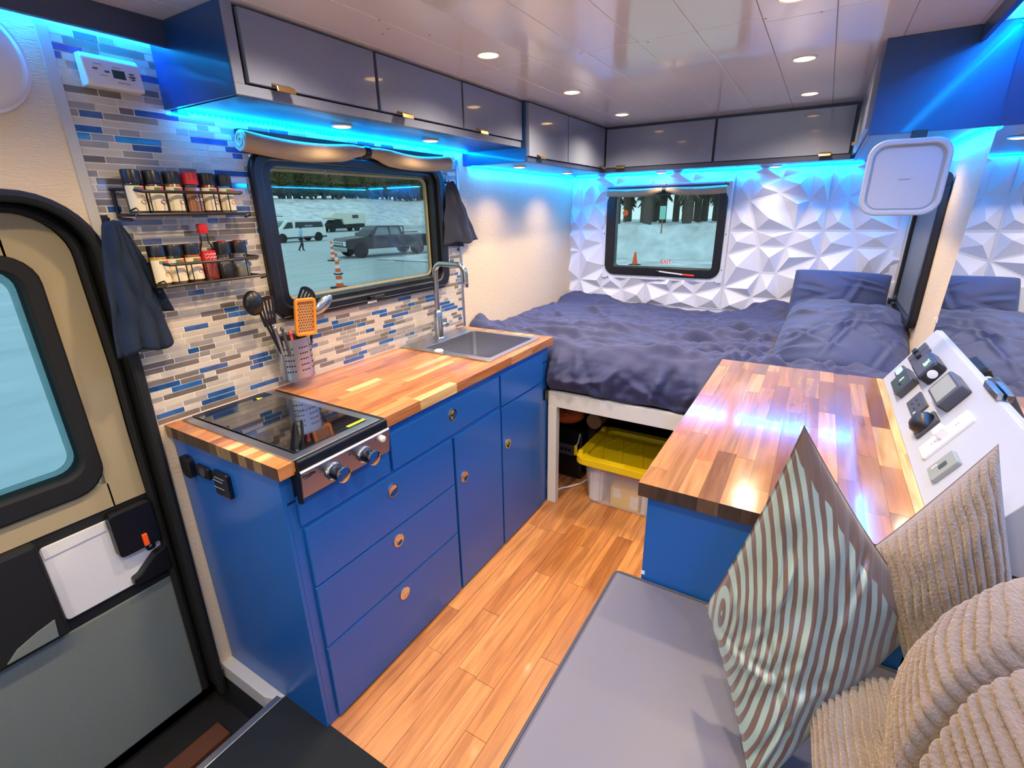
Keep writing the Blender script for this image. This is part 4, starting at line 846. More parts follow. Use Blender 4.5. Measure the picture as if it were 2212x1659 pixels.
def cushion(name, w, h, t, n, m, parent=None, label=None, cat=None, pinch=.08, rib=None, fold=None, corners=None, uv=None, wr=.004, pw=.45, seed=0, group=None, mtx=None):
    b = MB(); V = []; UV = []; F_ = []
    for sd in (1, -1):
        k0 = len(V)
        for j in range(n):
            for i in range(n):
                u, v = -1+2*i/(n-1), -1+2*j/(n-1)
                T = t/2*max(0, (1-u**2)*(1-v**2))**pw
                if rib: T += rib(u, v)*min(1, 6*(1-abs(u)))*min(1, 6*(1-abs(v)))
                T += wr*noise.noise(Vector((u*3+seed, v*3, sd*2+seed)))*min(1, 5*(1-abs(u)))*min(1, 5*(1-abs(v)))
                if fold: T += fold(u, v)*(1 if sd == 1 else 0)
                x, y = u*(1-pinch*(1-v*v)), v*(1-pinch*(1-u*u))
                if corners:
                    L_, T_, R_, B_ = corners; p = (L_*(1-x)*(1+y)+T_*(1+x)*(1+y)+R_*(1+x)*(1-y)+B_*(1-x)*(1-y))/4
                    nn = ((T_-B_).cross(R_-L_)).normalized(); V.append(p+nn*(-sd*T))
                else: V.append(Vector((x*w/2, y*h/2, sd*T)))
                UV.append(((u-v)/2, (u+v)/2))
        for j in range(n-1):
            for i in range(n-1):
                q = (k0+j*n+i, k0+j*n+i+1, k0+(j+1)*n+i+1, k0+(j+1)*n+i); F_.append(q if sd == 1 else q[::-1])
    if mtx is not None: V = [mtx @ p for p in V]
    b.v = [tuple(p) for p in V]; b.f = F_; b.m = [0]*len(F_); b.uv = UV if uv else None
    o = b.build(name, m, parent, smooth=True, ang=180)
    bm = bmesh.new(); bm.from_mesh(o.data); bmesh.ops.remove_doubles(bm, verts=bm.verts, dist=.0005); bm.to_mesh(o.data); bm.free()
    if label: tag(o, label, cat, group)
    return o
def wrk2(s, a, n):
    r_ = random.Random(s); sp = [(r_.uniform(-.9, .9), r_.uniform(-.9, .9), math.radians(r_.gauss(10, 30)), r_.uniform(.2, .6), r_.uniform(.035, .07), a*r_.uniform(.5, 1.2)) for k in range(n)]
    def f(u, v):
        h = 0
        for cx, cy, an, L_, w, A in sp:
            dx, dy = u-cx, v-cy; al = dx*math.cos(an)+dy*math.sin(an); d = -dx*math.sin(an)+dy*math.cos(an)
            if abs(d) < .3: h += A*math.exp(-(al/L_)**2)*(math.exp(-(d/w)**2)-.75*math.exp(-((d-1.7*w)/w)**2))
        return h*min(1, 6*(1-abs(u)))*min(1, 6*(1-abs(v)))
    return f
def wrk(s, a): return lambda u, v: a*(ridge(u*1.3+v*.5, v*3.2-u*.8, s)**2-.4)*min(1, 4*(1-abs(u)))*min(1, 4*(1-abs(v)))
def pm(o, xa, ya): return frame_m(o, xa, ya)
cushion('bed_pillow', .45, .42, .24, 80, M['pillow'], label='blue grey bed pillow propped against the faceted back wall', cat='pillow', fold=wrk2(21, .010, 16), pinch=.01, pw=.27, mtx=pm((3.225, -.125, .955), (-.04, -1, -.02), (.42, -.03, .9)))
cushion('bed_pillow', .49, .58, .27, 110, M['pillow'], label='blue grey bed pillow lying flat in front of the propped pillow', cat='pillow', fold=wrk2(33, .014, 34), pinch=.0, pw=.26, seed=3, mtx=pm((2.60, -.150, .900), (-.06, -1, -.03), (1, -.08, .30)))
# ------------------------------------------------------------------ under the bed
bn = thing('storage_tote', 'clear plastic storage tote with yellow lid under the bed', 'bin', (2.36, .6, 0))
def tub(z, k): return [(2.36+(a-2.36)*k, .6+(b_-.6)*k) for a, b_ in rr(2.165, 2.56, .30, .905, .05, 5)]
b = MB(); o0, o1 = tub(0, .90), tub(0, .98); n = len(o0)
b._a([(x, y, .004) for x, y in o0]+[(x, y, .238) for x, y in o1], [tuple(range(n))]+[(i, (i+1) % n, n+(i+1) % n, n+i) for i in range(n)]); b.build('tub', M['bin'], bn, smooth=True)
b = MB()
for x in (2.18, 2.19): pass
b.box(2.172, 2.182, .80, .83, .02, .235).box(2.172, 2.182, .55, .57, .02, .235).box(2.172, 2.182, .40, .42, .02, .235).build('side_ribs', M['bin'], bn)
lid = MB(); lo, li = rr(2.135, 2.585, .268, .938, .06, 6), rr(2.18, 2.54, .32, .886, .04, 6)
lid.ring(lo, li, .236, .276, 'z'); lid.prism(li, .250, .256, 'z').build('lid', M['yellow'], bn, bevel=.006)
b = MB()
for i in range(5):
    yy = .36+i*.11
    for a, c in (((2.19, yy, .257), (2.53, yy+.11, .257)), ((2.19, yy+.11, .257), (2.53, yy, .257))): b.tube([a, c], .004, 5)
b.build('lid_ribs', M['yellow'], bn)
MB().box(2.15, 2.165, .66, .80, .276, .284).box(2.15, 2.165, .40, .54, .276, .284).box(2.17, 2.2, .90, .925, .27, .297).box(2.5, 2.53, .90, .925, .27, .297).build('lid_tabs', M['yellow'], bn, bevel=.002)
ct = [('paper_bag', 'white paper bag inside the clear tote', (2.24, .83, .008), (.05, .045, .17), 'white'), ('food_carton', 'yellow and white food carton inside the clear tote', (2.22, .665, .008), (.03, .075, .12), 'yellow'), ('storage_jar', 'white tub inside the clear tote', (2.24, .53, .008), (.05, .055, .16), 'whitepl'), ('food_pouch', 'dusky red food pouch inside the clear tote', (2.30, .68, .008), (.03, .08, .19), 'redp')]
for nm, lb, c, hh, m in ct:
    t = thing(nm, lb, nm.split('_')[1], c)
    b = MB(); b.grid(lambda u, v: (c[0]+hh[0]*math.cos(u*2*math.pi)*(1-.25*v*(m in ('white', 'redp'))), c[1]+hh[1]*(math.sin(u*2*math.pi)+.2*math.sin(u*6*math.pi)*(m == 'white')), c[2]+hh[2]*v+.01*math.sin(u*12)*v), 22, 6); b._a([(c[0], c[1], c[2]+hh[2])], [])
    if m == 'yellow': b = MB().box(c[0]-hh[0], c[0]+hh[0], c[1]-hh[1], c[1]+hh[1], c[2], c[2]+hh[2])
    if m == 'whitepl': b = MB().lathe([(hh[1]*.9, 0), (hh[1], .01), (hh[1], hh[2]*.8), (hh[1]*.8, hh[2]*.85), (hh[1]*.8, hh[2])], c, 'z', 22)
    b.build('body', M[m], t, smooth=(m != 'yellow'))
    if m == 'yellow': MB().box(c[0]-hh[0]-.001, c[0]-hh[0], c[1]-.074, c[1]-.03, .02, .10).box(c[0]-hh[0]-.001, c[0]-hh[0], c[1]+.02, c[1]+.06, .06, .12).build('panel_print', M['whitepl'], t)
t = thing('amplifier', 'black boxed device with grey knob panel standing under the bed', 'device', (2.42, 1.06, 0)); MB().box(2.36, 2.56, .985, 1.22, 0.002, .30).build('case', M['black'], t, bevel=.008)
MB().box(2.352, 2.36, 1.03, 1.13, .15, .215).build('knob_panel', M['dkgrey'], t, bevel=.001)
for yy in (1.055, 1.08, 1.105): MB().lathe([(.009, 0), (.008, -.008), (0, -.008)], (2.352, yy, .185), 'x', 12).build('knob', M['black'], t)
t = thing('duffel_bag', 'orange fabric bag on top of the black device under the bed', 'bag', (2.45, 1.1, .30)); MB().sph((2.47, 1.13, .365), (.10, .11, .062), 20, 12).build('body', M['orangecloth'], t, smooth=True); MB().tube([(2.40, 1.06, .37), (2.375, 1.10, .40), (2.40, 1.15, .37)], .006, 6).build('strap', M['orangecloth'], t, smooth=True)
t = thing('fleece_roll', 'tan fleece roll beside the orange bag under the bed', 'roll', (2.5, .98, .30)); MB().box(2.45, 2.60, .942, .984, .002, .302).build('base_crate', M['blackmat'], t); MB().tube([(2.44, .95, .352), (2.62, .95, .352)], .045, 16).build('roll', M['fur'], t, smooth=True)
t = thing('key_tag', 'yellow key tag hanging on a blue lanyard under the bed', 'tag', (2.34, 1.02, .20)); MB().tube([(2.345, .99, .305), (2.343, 1.0, .25), (2.342, 1.012, .225)], .004, 6).build('lanyard', M['shirt'], t); MB().box(2.338, 2.345, 1.004, 1.024, .165, .228).build('tag_plate', M['yellow'], t, bevel=.003)
t = MB().tube([(2.16+.05*k, 1.06-.028*k+.01*math.sin(k*1.7), .008) for k in range(8)], .006, 8).build('power_cable', M['whitepl'], smooth=True); tag(t, 'white cable lying on the floor under the bed', 'cable')
# ------------------------------------------------------------------ sloped control panel
cp = thing('control_panel', 'white sloped control panel of switches and gauges beside the side table', 'control panel', (1.5, -.32, .92))
MB().prism([(-.2655, .9205), (-.372, 1.108), (YR+.001, 1.108), (YR+.001, .9205)], .98, 2.068, 'x').build('housing', M['greywhite'], cp, bevel=.0015)
CX0 = 1.5; PF = frame_m((CX0, -.2655, .9205), (-1, 0, 0), (0, -.495, .869))
def dev(nm, x0, x1, s0, s1, th_, m, par=None, z0=-.001, r=.004, bev=.002):
    b = MB(); b.prism(rr(CX0-x1, CX0-x0, s0, s1, min(r, (x1-x0)*.45, (s1-s0)*.45)), z0, th_, 'z'); b.xf(PF); return b.build(nm, M[m], par or cp, bevel=bev)
for a in (1.925, 1.982):
    o = dev('rocker_switch', a, a+.050, .103, .172, .006, 'dkgrey'); dev('toggle', a+.008, a+.042, .128, .144, .016, 'black', o)
o = dev('charge_display', 1.938, 2.0, .048, .084, .010, 'dkgrey', r=.016); dev('lit_window', 1.944, 1.994, .054, .078, .0108, 'bluelit', o, r=.010, bev=0)
o = dev('charger_socket', 1.768, 1.893, .034, .098, .022, 'dkgrey'); dev('face', 1.776, 1.886, .040, .092, .0228, 'lcdg', o, bev=0); dev('lit_mark', 1.828, 1.838, .062, .080, .0235, 'whitepl', o, bev=0); dev('toggle', 1.800, 1.815, .056, .066, .025, 'black', o)
o = dev('battery_gauge', 1.697, 1.835, .114, .178, .032, 'black', r=.012, bev=.005); dev('face', 1.710, 1.825, .120, .172, .0328, 'dkgrey', o, bev=0)
text('lit_digits', '36', .030, PF @ Matrix.Translation((CX0-1.752, .155, .0334)), M['greenlit'], o); b = MB().lathe([(.012, 0), (.012, .004), (.006, .005), (0, .005)], (CX0-1.693, .146, .017), 'x', 18); b.v = [(CX0-1.697-(p[0]-(CX0-1.693))*-1, p[1], p[2]) for p in b.v]; b.xf(PF); b.build('side_button', M['whitepl'], o, smooth=True)
o = dev('thermostat_module', 1.462, 1.592, .120, .190, .028, 'dkgrey', r=.008, bev=.004); dev('display_screen', 1.474, 1.580, .127, .181, .0288, 'lcd', o, bev=0)
o = dev('power_outlet', 1.572, 1.693, .045, .093, .006, 'dkgrey'); 
for a, c in ((1.655, .075), (1.655, .060), (1.615, .075), (1.615, .060)): dev('slot', a-.006, a+.006, c-.0025, c+.0025, .0066, 'black', o, bev=0)
dev('lit_mark', 1.586, 1.594, .052, .060, .0068, 'whitepl', o, bev=0)
o = dev('covered_socket', 1.447, 1.512, .036, .101, .008, 'dkgrey'); b = MB(); b.lathe([(.030, .008), (.028, .022), (.018, .032), (0, .034)], (CX0-1.480, .068, 0), 'z', 24); b.xf(PF); b.build('flap_cover', M['black'], o, smooth=True)
o = dev('switch_plate', 1.328, 1.390, .034, .163, .007, 'whitepl'); dev('toggle', 1.345, 1.372, .086, .112, .026, 'whitepl', o)
for s in (.066, .073, .128, .134): dev('screw', 1.356, 1.361, s-.002, s+.002, .0076, 'greyprint', o, bev=0)
o = dev('thermostat_panel', 1.208, 1.266, .036, .100, .010, 'lcd'); dev('display_screen', 1.225, 1.242, .060, .080, .0108, 'lcdg', o, bev=0); text('printed_mark', '8', .02, PF @ Matrix.Translation((CX0-1.249, .053, .0108)), M['whitepl'], o)
b = MB(); b.box(1.34, 1.44, -.378, -.366, 1.108, 1.124).build('top_latch', M['nickel'], cp, bevel=.002)
# ------------------------------------------------------------------ mirror and hanging panel
mr = thing('wall_mirror', 'large frameless mirror on the wall behind the control panel', 'mirror', (1.2, YR, 1.4))
MB().prism([(.0, .95), (2.165, .95), (2.052, 1.70), (2.040, 1.92), (.0, 1.92)], YR+.0008, YR+.0048, 'y').build('glass', M['mirror'], mr)
MB().box(2.150, 2.160, YR+.0049, YR+.009, 1.115, 1.135).build('clip', M['whitepl'], mr, bevel=.002)
wp = thing('hanging_panel', 'white rounded square panel with raised rim hanging from a black bracket', 'panel', (2.02, -.19, 1.47))
MB().prism(rr(-.288, -.088, 1.470, 1.682, .045, 8), 2.010, 2.030, 'x').build('body', M['greywhite'], wp, bevel=.003, smooth=True)
MB().ring(rr(-.291, -.085, 1.467, 1.685, .048, 8), rr(-.276, -.100, 1.482, 1.668, .036, 8), 2.000, 2.016, 'x').build('raised_rim', M['greywhite'], wp, bevel=.004, smooth=True)
MB().ring(rr(-.272, -.104, 1.486, 1.664, .033, 8), rr(-.270, -.106, 1.488, 1.662, .032, 8), 2.0085, 2.011, 'x').build('seam_line', M['greyprint'], wp)
MB().box(2.009, 2.0102, -.205, -.175, 1.570, 1.5735).build('printed_mark', M['greyprint'], wp)
MB().box(2.012, 2.035, -.222, -.182, 1.682, 1.707).build('bracket', M['black'], wp, bevel=.002)
# ------------------------------------------------------------------ bench and cushions
bx = thing('bench_box', 'royal blue bench box below the grey seat cushion', 'bench', (.2, -.04, 0)); MB().box(-.9, .955, -.38, .29, 0, .575).build('carcass', M['blue'], bx, bevel=.002)
bc = thing('seat_cushion', 'grey vinyl seat cushion with dark piping on the bench', 'cushion', (.2, -.04, .575))
MB().box(-.9, .984, -.384, .309, .577, .65).build('pad', M['bench'], bc, bevel=.010, smooth=True)
MB().tube([(x, y, .6465) for x, y in rr(-.899, .983, -.383, .308, .012, 3)], .0035, 8, True).tube([(x, y, .580) for x, y in rr(-.899, .983, -.383, .308, .012, 3)], .0035, 8, True).build('piping', M['benchpipe'], bc, smooth=True)
def stripes():
    m = mat('striped_satin', S(118, 88, 72), .35, sheen=.3); N, L = m.node_tree.nodes, m.node_tree.links; b = N['Principled BSDF']
    uv = N.new('ShaderNodeUVMap'); uv.uv_map = 'uv'; n = N.new('ShaderNodeTexNoise'); n.inputs['Scale'].default_value = 2.2; n.inputs['Detail'].default_value = 2; L.new(uv.outputs[0], n.inputs['Vector'])
    mp = N.new('ShaderNodeMapping'); mp.inputs['Location'].default_value = (.78, .0, 0); L.new(uv.outputs[0], mp.inputs[0])
    sc = N.new('ShaderNodeVectorMath'); sc.operation = 'MULTIPLY'; sc.inputs[1].default_value = (1, .46, 0); L.new(mp.outputs[0], sc.inputs[0])
    ln = N.new('ShaderNodeVectorMath'); ln.operation = 'LENGTH'; L.new(sc.outputs[0], ln.inputs[0])
    a = N.new('ShaderNodeMath'); a.operation = 'MULTIPLY_ADD'; a.inputs[1].default_value = .085; L.new(n.outputs[0], a.inputs[0]); L.new(ln.outputs['Value'], a.inputs[2])
    f = N.new('ShaderNodeMath'); f.operation = 'MULTIPLY'; f.inputs[1].default_value = 11.8; L.new(a.outputs[0], f.inputs[0])
    fr = N.new('ShaderNodeMath'); fr.operation = 'FRACT'; L.new(f.outputs[0], fr.inputs[0])
    cr = N.new('ShaderNodeValToRGB'); cr.color_ramp.interpolation = 'LINEAR'; e = cr.color_ramp.elements; e[0].position = .50; e[0].color = S(132, 148, 136); e[1].position = .53; e[1].color = S(92, 68, 54); x = e.new(.97); x.color = S(92, 68, 54); x = e.new(1); x.color = S(132, 148, 136)
    L.new(fr.outputs[0], cr.inputs[0])
    dt = N.new('ShaderNodeVectorMath'); dt.operation = 'DOT_PRODUCT'; dt.inputs[1].default_value = (1, 1, 0); L.new(uv.outputs[0], dt.inputs[0])
    d2 = N.new('ShaderNodeMath'); d2.operation = 'MULTIPLY_ADD'; d2.inputs[1].default_value = .35; L.new(n.outputs[0], d2.inputs[0]); L.new(dt.outputs['Value'], d2.inputs[2])
    gt = N.new('ShaderNodeMath'); gt.operation = 'GREATER_THAN'; gt.inputs[1].default_value = .99; L.new(d2.outputs[0], gt.inputs[0])
    mx = N.new('ShaderNodeMix'); mx.data_type = 'RGBA'; L.new(gt.outputs[0], mx.inputs['Factor']); L.new(cr.outputs[0], mx.inputs['A']); mx.inputs['B'].default_value = S(92, 68, 54); L.new(mx.outputs['Result'], b.inputs['Base Color'])
    bm = N.new('ShaderNodeBump'); bm.inputs['Strength'].default_value = .5; bm.inputs['Distance'].default_value = .003; L.new(cr.outputs[0], bm.inputs['Height']); L.new(bm.outputs[0], b.inputs['Normal'])
    return m
V3 = Vector
cushion('throw_pillow', 0, 0, .125, 90, stripes(), label='brown throw pillow with pale swirling stripes standing on the bench', cat='pillow', corners=(V3((.80, .075, .80)), V3((.80, -.023, 1.19)), V3((.87, -.245, .87)), V3((.60, -.045, .655))), uv=True, pw=.5, pinch=.05, wr=.01, fold=wrk2(8, .006, 18))
def ribs(k, a, s, th=0): return lambda u, v: a*(abs(math.sin((u*math.cos(th)+v*math.sin(th)+.07*noise.noise(Vector((u*2, v*2, s))))*k))**.6-.6)+.0016*noise.noise(Vector((u*40, v*40, s)))
cushion('plush_cushion', 0, 0, .15, 120, M['tan'], label='tan ribbed plush cushion with its corner pointing up against the control panel', cat='cushion', rib=ribs(22, .012, 1, 0), pinch=.02, pw=.40, corners=(V3((.88, -.155, .967)), V3((.925, -.272, 1.165)), V3((.85, -.315, .98)), V3((.80, -.235, .78))))
cushion('plush_cushion', 0, 0, .20, 150, M['tan'], label='large tan ribbed plush cushion bulging out below the striped pillow corner', cat='cushion', rib=ribs(27, .013, 4, 0), pinch=.0, pw=.34, seed=5, fold=lambda u, v: -.035*math.exp(-((v+.15-.35*u)/.08)**2), corners=(V3((.70, -.215, .89)), V3((.74, -.300, 1.075)), V3((.50, -.325, .97)), V3((.46, -.225, .74))))
cushion('plush_cushion', 0, 0, .13, 110, M['tan'], label='tan ribbed plush cushion lying low behind the striped pillow', cat='cushion', rib=ribs(22, .012, 8, 0), pinch=.02, pw=.36, seed=9, corners=(V3((.73, -.11, .735)), V3((.80, -.23, .79)), V3((.58, -.245, .82)), V3((.48, -.13, .72))))
# ------------------------------------------------------------------ outdoors
G = -.8
def hill(u, v):
    x = -20+140*u; y = 3+127*v; z = G
    d = y-60
    if d > 0: z = G+5.7*(1-math.exp(-d/12))+.5*noise.noise(Vector((x*.13, y*.16, 1)))*min(1, d/4)+.25*noise.noise(Vector((x*.4, y*.5, 2)))*min(1, d/4)
    return (x, y, z)
gr = MB().grid(hill, 100, 60).build('snow_ground', M['snowroad'], smooth=True, ang=180); gr['kind'] = 'structure'
hl = MB().grid(lambda u, v: (-20+140*u, 59+71*v, hill(u, (59+71*v-3)/127)[2]+.05), 180, 70).build('snow_hill', M['snow'], smooth=True, ang=180); hl['kind'] = 'structure'
def bank(u, v):
    y = -14+34*u; x = 19+26*v; z = G
    s = x-24.5
    if s > 0: z = G+1.42*min(1, (s/2.6)**.8)+(.42*noise.noise(Vector((x*.9, y*.8, 2)))+.22*noise.noise(Vector((x*2.4, y*2.2, 6)))+.10*abs(noise.noise(Vector((x*5, y*5, 3)))))*min(1, s/1.0)*max(.4, 1-max(0, s-2.4)*.7)-.015*max(0, s-3)
    return (x, y, z+.03)
bk = MB().grid(bank, 200, 160).build('snow_bank', M['snow'], smooth=True, ang=180); bk['kind'] = 'structure'
gr2 = MB().box(3.8, 24.6, -14, 3.0, G-.1, G).build('snow_ground', M['snowroad']); gr2['kind'] = 'structure'
def pine(x, y, z, h, base, m, label, grp, seed, wd, proto={}):
    r = random.Random(seed); key = (m, seed % 4)
    if key in proto: return dup(proto[key], loc=(x, y, z), label=label)
    t = thing('pine_tree', label, 'tree', (x, y, z), grp); hh = 13.
    MB().tube([(x, y, z-.3), (x+.1, y, z+hh*.5), (x, y, z+hh)], [.26, .2, .05], 8).build('trunk', M['bark'], t, smooth=True)
    b = MB(); zz = base
    while zz < hh:
        k = 1-(zz-base)/(hh-base); R0 = (.25+1.15*k*r.uniform(.8, 1.1))*wd/1.15; n = 11
        vs = [(x, y, z+zz+.7)]
        for j in range(n*2):
            a = math.pi*j/n+zz; q = R0*(1 if j % 2 else .5)*r.uniform(.75, 1.2); vs.append((x+q*math.cos(a), y+q*math.sin(a), z+zz-(.5 if j % 2 else .1)*r.uniform(.3, 1.3)))
        b._a(vs, [(0, 1+j, 1+(j+1) % (2*n)) for j in range(2*n)]); zz += .42
    b.build('foliage', M[m], t); proto[key] = t; return t
sd = 0
RT = random.Random(11)
y = 84.0
while y < 114:
    x = y*.62+RT.uniform(0, 2)
    while x < y*1.5:
        yy = y+RT.uniform(-.5, .5); zz = hill((x+20)/140, (yy-3)/127)[2]-.2
        pine(x, yy, zz, 13, 1.0+.9*RT.random(), 'needle', 'tall olive green pine at the top of the snowy slope outside the kitchen window', 'pines on the slope', sd, 1.35); sd += 1; x += RT.uniform(3.5, 4.6)
    y += 4.4
x = 29.6
while x < 47:
    y = x*.12+RT.uniform(0, 1)
    while y < x*.42:
        xx = x+RT.uniform(-.3, .3); zz = bank(0, (xx-19)/26)[2]-.1
        pine(xx, y, zz, 13, 1.3+1.2*RT.random(), 'needleg', 'grey green pine behind the snow bank outside the back window', 'pines behind the snow bank', 100+sd, .55); sd += 1; y += RT.uniform(2.0, 2.7)
    x += 2.6
def wheel(x, y, r, t, w=.28):
    o = MB().lathe([(r*.62, -w/2), (r*.97, -w/2), (r, -w*.35), (r, w*.35), (r*.97, w/2), (r*.62, w/2)], (x, y, r), 'y', 24).build('wheel', M['tyre'], t, smooth=True, local=False)
    MB().lathe([(0, -w*.40), (r*.55, -w*.42), (r*.62, -w*.36), (r*.62, w*.36), (r*.55, w*.42), (0, w*.4)], (x, y, r), 'y', 20).build('hub', M['dkgrey'], o, smooth=True); return o
def vehicle(name, label, pos, heading):
    t = thing(name, label, name.split('_')[-1], pos); t.rotation_euler = (0, 0, heading); ORG[t.name] = Vector((0, 0, 0)); return t
ang = math.atan2(1.07, -3.25)
tr = vehicle('pickup_truck', 'dark plum crew cab pickup parked on the snowy lot', (21.55, 21.95, G), ang)
Wd = .95
MB().prism([(-2.95, .55), (-2.95, 1.12), (.55, 1.14), (1.15, 1.13), (2.45, 1.02), (2.62, .9), (2.62, .5), (2.2, .45), (-2.5, .45)], -Wd, Wd, 'y').build('lower_body', M['truck'], tr, bevel=.05, smooth=True)
b = MB(); n0 = [(-.95, 1.10), (-.80, 1.64), (.62, 1.66), (1.28, 1.12)]
b._a([(x, -Wd+.06+(z-1.1)*.22, z) for x, z in n0]+[(x, Wd-.06-(z-1.1)*.22, z) for x, z in n0], [(0, 1, 2, 3), (7, 6, 5, 4), (0, 4, 5, 1), (1, 5, 6, 2), (2, 6, 7, 3), (3, 7, 4, 0)]); b.build('cab', M['truck'], tr, bevel=.04, smooth=True)
for a, c in ((-.72, -.12), (-.04, .62)):
    for sy in (-1, 1): b = MB(); q = [(a, 1.16), (a+.05, 1.56), (c-.03, 1.58), (c+(.24 if c > .3 else 0), 1.16)]; b._a([(x, sy*(Wd-.045-(z-1.1)*.22), z) for x, z in q]+[(x, sy*(Wd-.075-(z-1.1)*.22), z) for x, z in q], [(0, 1, 2, 3), (7, 6, 5, 4), (0, 4, 5, 1), (1, 5, 6, 2), (2, 6, 7, 3), (3, 7, 4, 0)]).build('side_window', M['trkglass'], tr)
b = MB(); b._a([(.68, -.74, 1.60), (.68, .74, 1.60), (1.27, .82, 1.15), (1.27, -.82, 1.15), (.64, -.74, 1.58), (.64, .74, 1.58), (1.2, .82, 1.12), (1.2, -.82, 1.12)], [(0, 1, 2, 3), (4, 7, 6, 5), (0, 4, 5, 1), (1, 5, 6, 2), (2, 6, 7, 3), (3, 7, 4, 0)]).build('windshield', M['wglass'], tr)
MB().box(2.60, 2.66, -.62, .62, .70, .78).box(2.60, 2.66, -.62, .62, .82, .90).build('grille', M['chrome'], tr); MB().box(2.55, 2.74, -.97, .97, .36, .60).build('bumper', M['nickel'], tr, bevel=.04)
for sy in (-1, 1): MB().box(2.52, 2.645, sy*.66, sy*.94, .66, .90).build('headlight', M['whitepl'], tr, bevel=.02); MB().box(.98, 1.12, sy*.95, sy*1.14, 1.12, 1.28).build('wing_mirror', M['black'], tr, bevel=.02)
MB().tube([(-1.0, -.8, 1.1), (-1.0, -.8, 1.6), (-1.0, .8, 1.6), (-1.0, .8, 1.1)], .035, 8).tube([(-1.0, -.8, 1.6), (-1.7, -.8, 1.12)], .03, 8).tube([(-1.0, -.8, 1.45), (-1.45, -.8, 1.12)], .02, 8).build('bed_rack', M['black'], tr); MB().tube([(-1.5, -.9, 1.2), (-2.9, -.9, 1.2)], .03, 8).build('bed_rail', M['black'], tr)
for x in (1.76, -1.80):
    for y in (-.88, .88): wheel(x, y, .40, tr)
def van(pos, hd, label, rack=False):
    t = vehicle('passenger_van', label, pos, hd); w = .95
    MB().prism([(-2.7, .38), (-2.72, 1.1), (-2.5, 1.94), (.85, 1.96), (1.28, 1.86), (2.05, 1.18), (2.75, .98), (2.88, .6), (2.85, .35), (-2.5, .3)], -w, w, 'y').build('body', M['vanw'], t, bevel=.09, smooth=True)
    for sy in (-1, 1):
        MB().prism([(-2.45, 1.22), (-2.32, 1.70), (.38, 1.72), (.48, 1.22)], sy*w, sy*(w+.012), 'y').build('side_window', M['carglass'], t, bevel=.004); MB().prism([(.66, 1.22), (.70, 1.70), (1.12, 1.70), (1.66, 1.16)], sy*w, sy*(w+.012), 'y').build('cab_window', M['carglass'], t, bevel=.004)
        MB().box(-2.7, 2.6, sy*w, sy*(w+.02), .32, .46).build('sill_trim', M['dkgrey'], t)
        if sy > 0: MB().box(-1.3, -.5, sy*(w+.013), sy*(w+.016), 1.30, 1.45).build('window_decal', M['greyprint'], t)
    b = MB(); b._a([(1.30, -.78, 1.84), (1.30, .78, 1.84), (2.06, .84, 1.18), (2.06, -.84, 1.18), (1.33, -.78, 1.87), (1.33, .78, 1.87), (2.10, .84, 1.20), (2.10, -.84, 1.20)], [(0, 1, 2, 3), (4, 7, 6, 5), (0, 4, 5, 1), (1, 5, 6, 2), (2, 6, 7, 3), (3, 7, 4, 0)]).build('windshield', M['wglass'], t)
    for x in (1.8, -1.82):
        for y in (-.86, .86): wheel(x, y, .40, t)
    if rack: MB().box(-1.6, 1.0, -.7, .7, 2.02, 2.07).box(-.6, .9, -.5, .5, 2.12, 2.36).build('roof_rack', M['black'], t, bevel=.05)
    return t
van((29.7, 41.2, G), math.atan2(.06, -1), 'white passenger van with dark side windows parked on the snowy lot')
van((31.2, 47.6, G+.15), math.atan2(.06, -1), 'white van with a roof rack and box parked behind the passenger van', True)
cm = vehicle('truck_camper', 'cream slide in camper on a dark pickup parked behind the passenger van', (50.0, 58.2, G), math.atan2(.1, -1))
MB().prism([(-3.2, 1.05), (-3.2, 2.45), (1.9, 2.55), (2.6, 2.0), (2.6, 1.75), (.7, 1.65), (.6, .95)], -1.05, 1.05, 'y').build('camper_box', M['cream'], cm, bevel=.08, smooth=True)
MB().prism([(-3.0, .45), (-3.0, 1.0), (.8, 1.0), (1.0, 1.55), (1.8, 1.6), (2.3, 1.1), (3.5, .95), (3.5, .45)], -.95, .95, 'y').build('truck_body', M['tyre'], cm, bevel=.06); MB().box(-1.9, -.9, 1.05, 1.07, 1.75, 2.2).build('window', M['carglass'], cm)
for x in (2.4, -1.6):
    for y in (-.86, .86): wheel(x, y, .42, cm)
def cone(x, y, z, h, label, segs=7):
    t = thing('traffic_cone', label, 'cone', (x, y, z), None); MB().box(x-.22, x+.22, y-.22, y+.22, z, z+.05).build('base', M['blackmat'], t, bevel=.01)
    for k in range(segs):
        a, b_ = .05+(h-.05)*k/segs, .05+(h-.05)*(k+1)/segs; r = lambda q: .13-.09*(q/h)
        MB().lathe([(r(a), a), (r(b_), b_)], (x, y, z), 'z', 16).build('band', M['orange' if k % 2 == 0 else 'whitepl'], t, smooth=True)
    if h > 1: MB().lathe([(.15, h*.40), (.15, h*.43)], (x, y, z), 'z', 16).build('collar', M['blackmat'], t)
    return t
CN = (17.75, 21.75)
cone(11.03, 13.37, G, 1.12, 'tall orange and white traffic delineator with black collar on the lot', 9)
cone(CN[0], CN[1], G, 1.0, 'orange and white traffic delineator farther off in front of the pickup grille', 7); cone(31.0, 33.0, G, .9, 'small orange traffic cone between the van and the pickup', 5); cone(34.2, 35.4, G, .9, 'small orange traffic cone just ahead of the pickup windshield', 5)
cone(21.3, 6.72, G, .55, 'red orange cone at the foot of the back window view', 1)
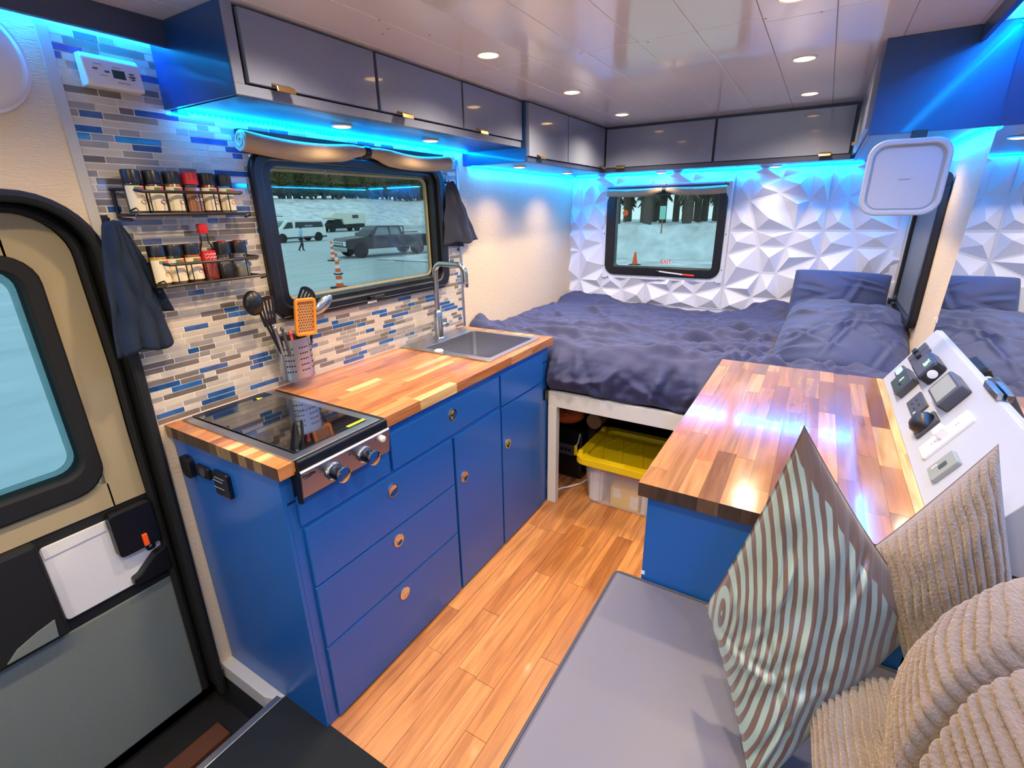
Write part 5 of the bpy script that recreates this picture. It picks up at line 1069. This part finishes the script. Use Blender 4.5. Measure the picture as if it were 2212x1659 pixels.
sg = thing('signpost', 'pale green sign on a thin wooden stake standing in the snow bank', 'sign', (26.5, 7.1, -.2)); MB().tube([(26.5, 7.09, -.6), (26.5, 7.07, 1.2)], .03, 6).build('stake', M['fur'], sg); MB().box(26.46, 26.49, 6.92, 7.22, .98, 1.62).build('sign_board', jmat('sign', S(150, 216, 200)), sg)
sg = thing('trail_marker', 'round orange trail marker on a stake behind the snow bank', 'sign', (28.2, 9.6, .3)); MB().tube([(28.2, 9.6, -.2), (28.2, 9.6, 1.2)], .02, 6).build('stake', M['bark'], sg); MB().lathe([(.16, -.015), (.16, .015)], (28.18, 9.6, 1.3), 'x', 20).build('disc', M['orange'], sg)
# walking person on the lot
pe = thing('person', 'person in a pale blue jacket and dark trousers walking across the snowy lot', 'person', (21.85, 29.75, G)); pe.rotation_euler = (0, 0, math.radians(-8)); ORG[pe.name] = Vector((0, 0, 0))
def skin(name, verts, edges, rad, m, parent, root=0):
    me = bpy.data.meshes.new(name); me.from_pydata(verts, edges, []); o = bpy.data.objects.new(name, me); COL.objects.link(o); o.parent = parent; ORG[o.name] = ORG[parent.name]
    md = o.modifiers.new('skin', 'SKIN'); md.use_smooth_shade = True
    for i, sv in enumerate(me.skin_vertices[0].data): sv.radius = (rad[i], rad[i]*.85); sv.use_root = (i == root)
    o.modifiers.new('sub', 'SUBSURF').levels = 1; me.materials.append(m); return o
skin('body', [(0, 0, .86), (.03, 0, 1.10), (.06, 0, 1.32), (.08, 0, 1.42), (.07, .17, 1.32), (.16, .21, 1.08), (.24, .20, .88), (.05, -.17, 1.32), (-.04, -.21, 1.08), (.06, -.2, .86)], [(0, 1), (1, 2), (2, 3), (2, 4), (4, 5), (5, 6), (2, 7), (7, 8), (8, 9)], [.14, .14, .15, .06, .065, .05, .035, .065, .05, .035], M['shirt'], pe)
skin('trousers', [(0, 0, .88), (0, .09, .82), (.13, .10, .46), (.10, .10, .10), (.22, .10, .04), (0, -.09, .82), (-.06, -.1, .46), (-.30, -.1, .12), (-.20, -.1, .05)], [(0, 1), (1, 2), (2, 3), (3, 4), (0, 5), (5, 6), (6, 7), (7, 8)], [.13, .10, .065, .05, .045, .10, .065, .05, .045], M['pants'], pe)
hd = MB().sph((.10, 0, 1.53), (.085, .075, .11), 16, 12); hd.sph((.19, 0, 1.52), (.018, .015, .02), 8, 6); hd.build('head', M['skin'], pe, smooth=True); MB().sph((.085, 0, 1.565), (.09, .082, .09), 16, 10).build('hair', M['pants'], pe, smooth=True)
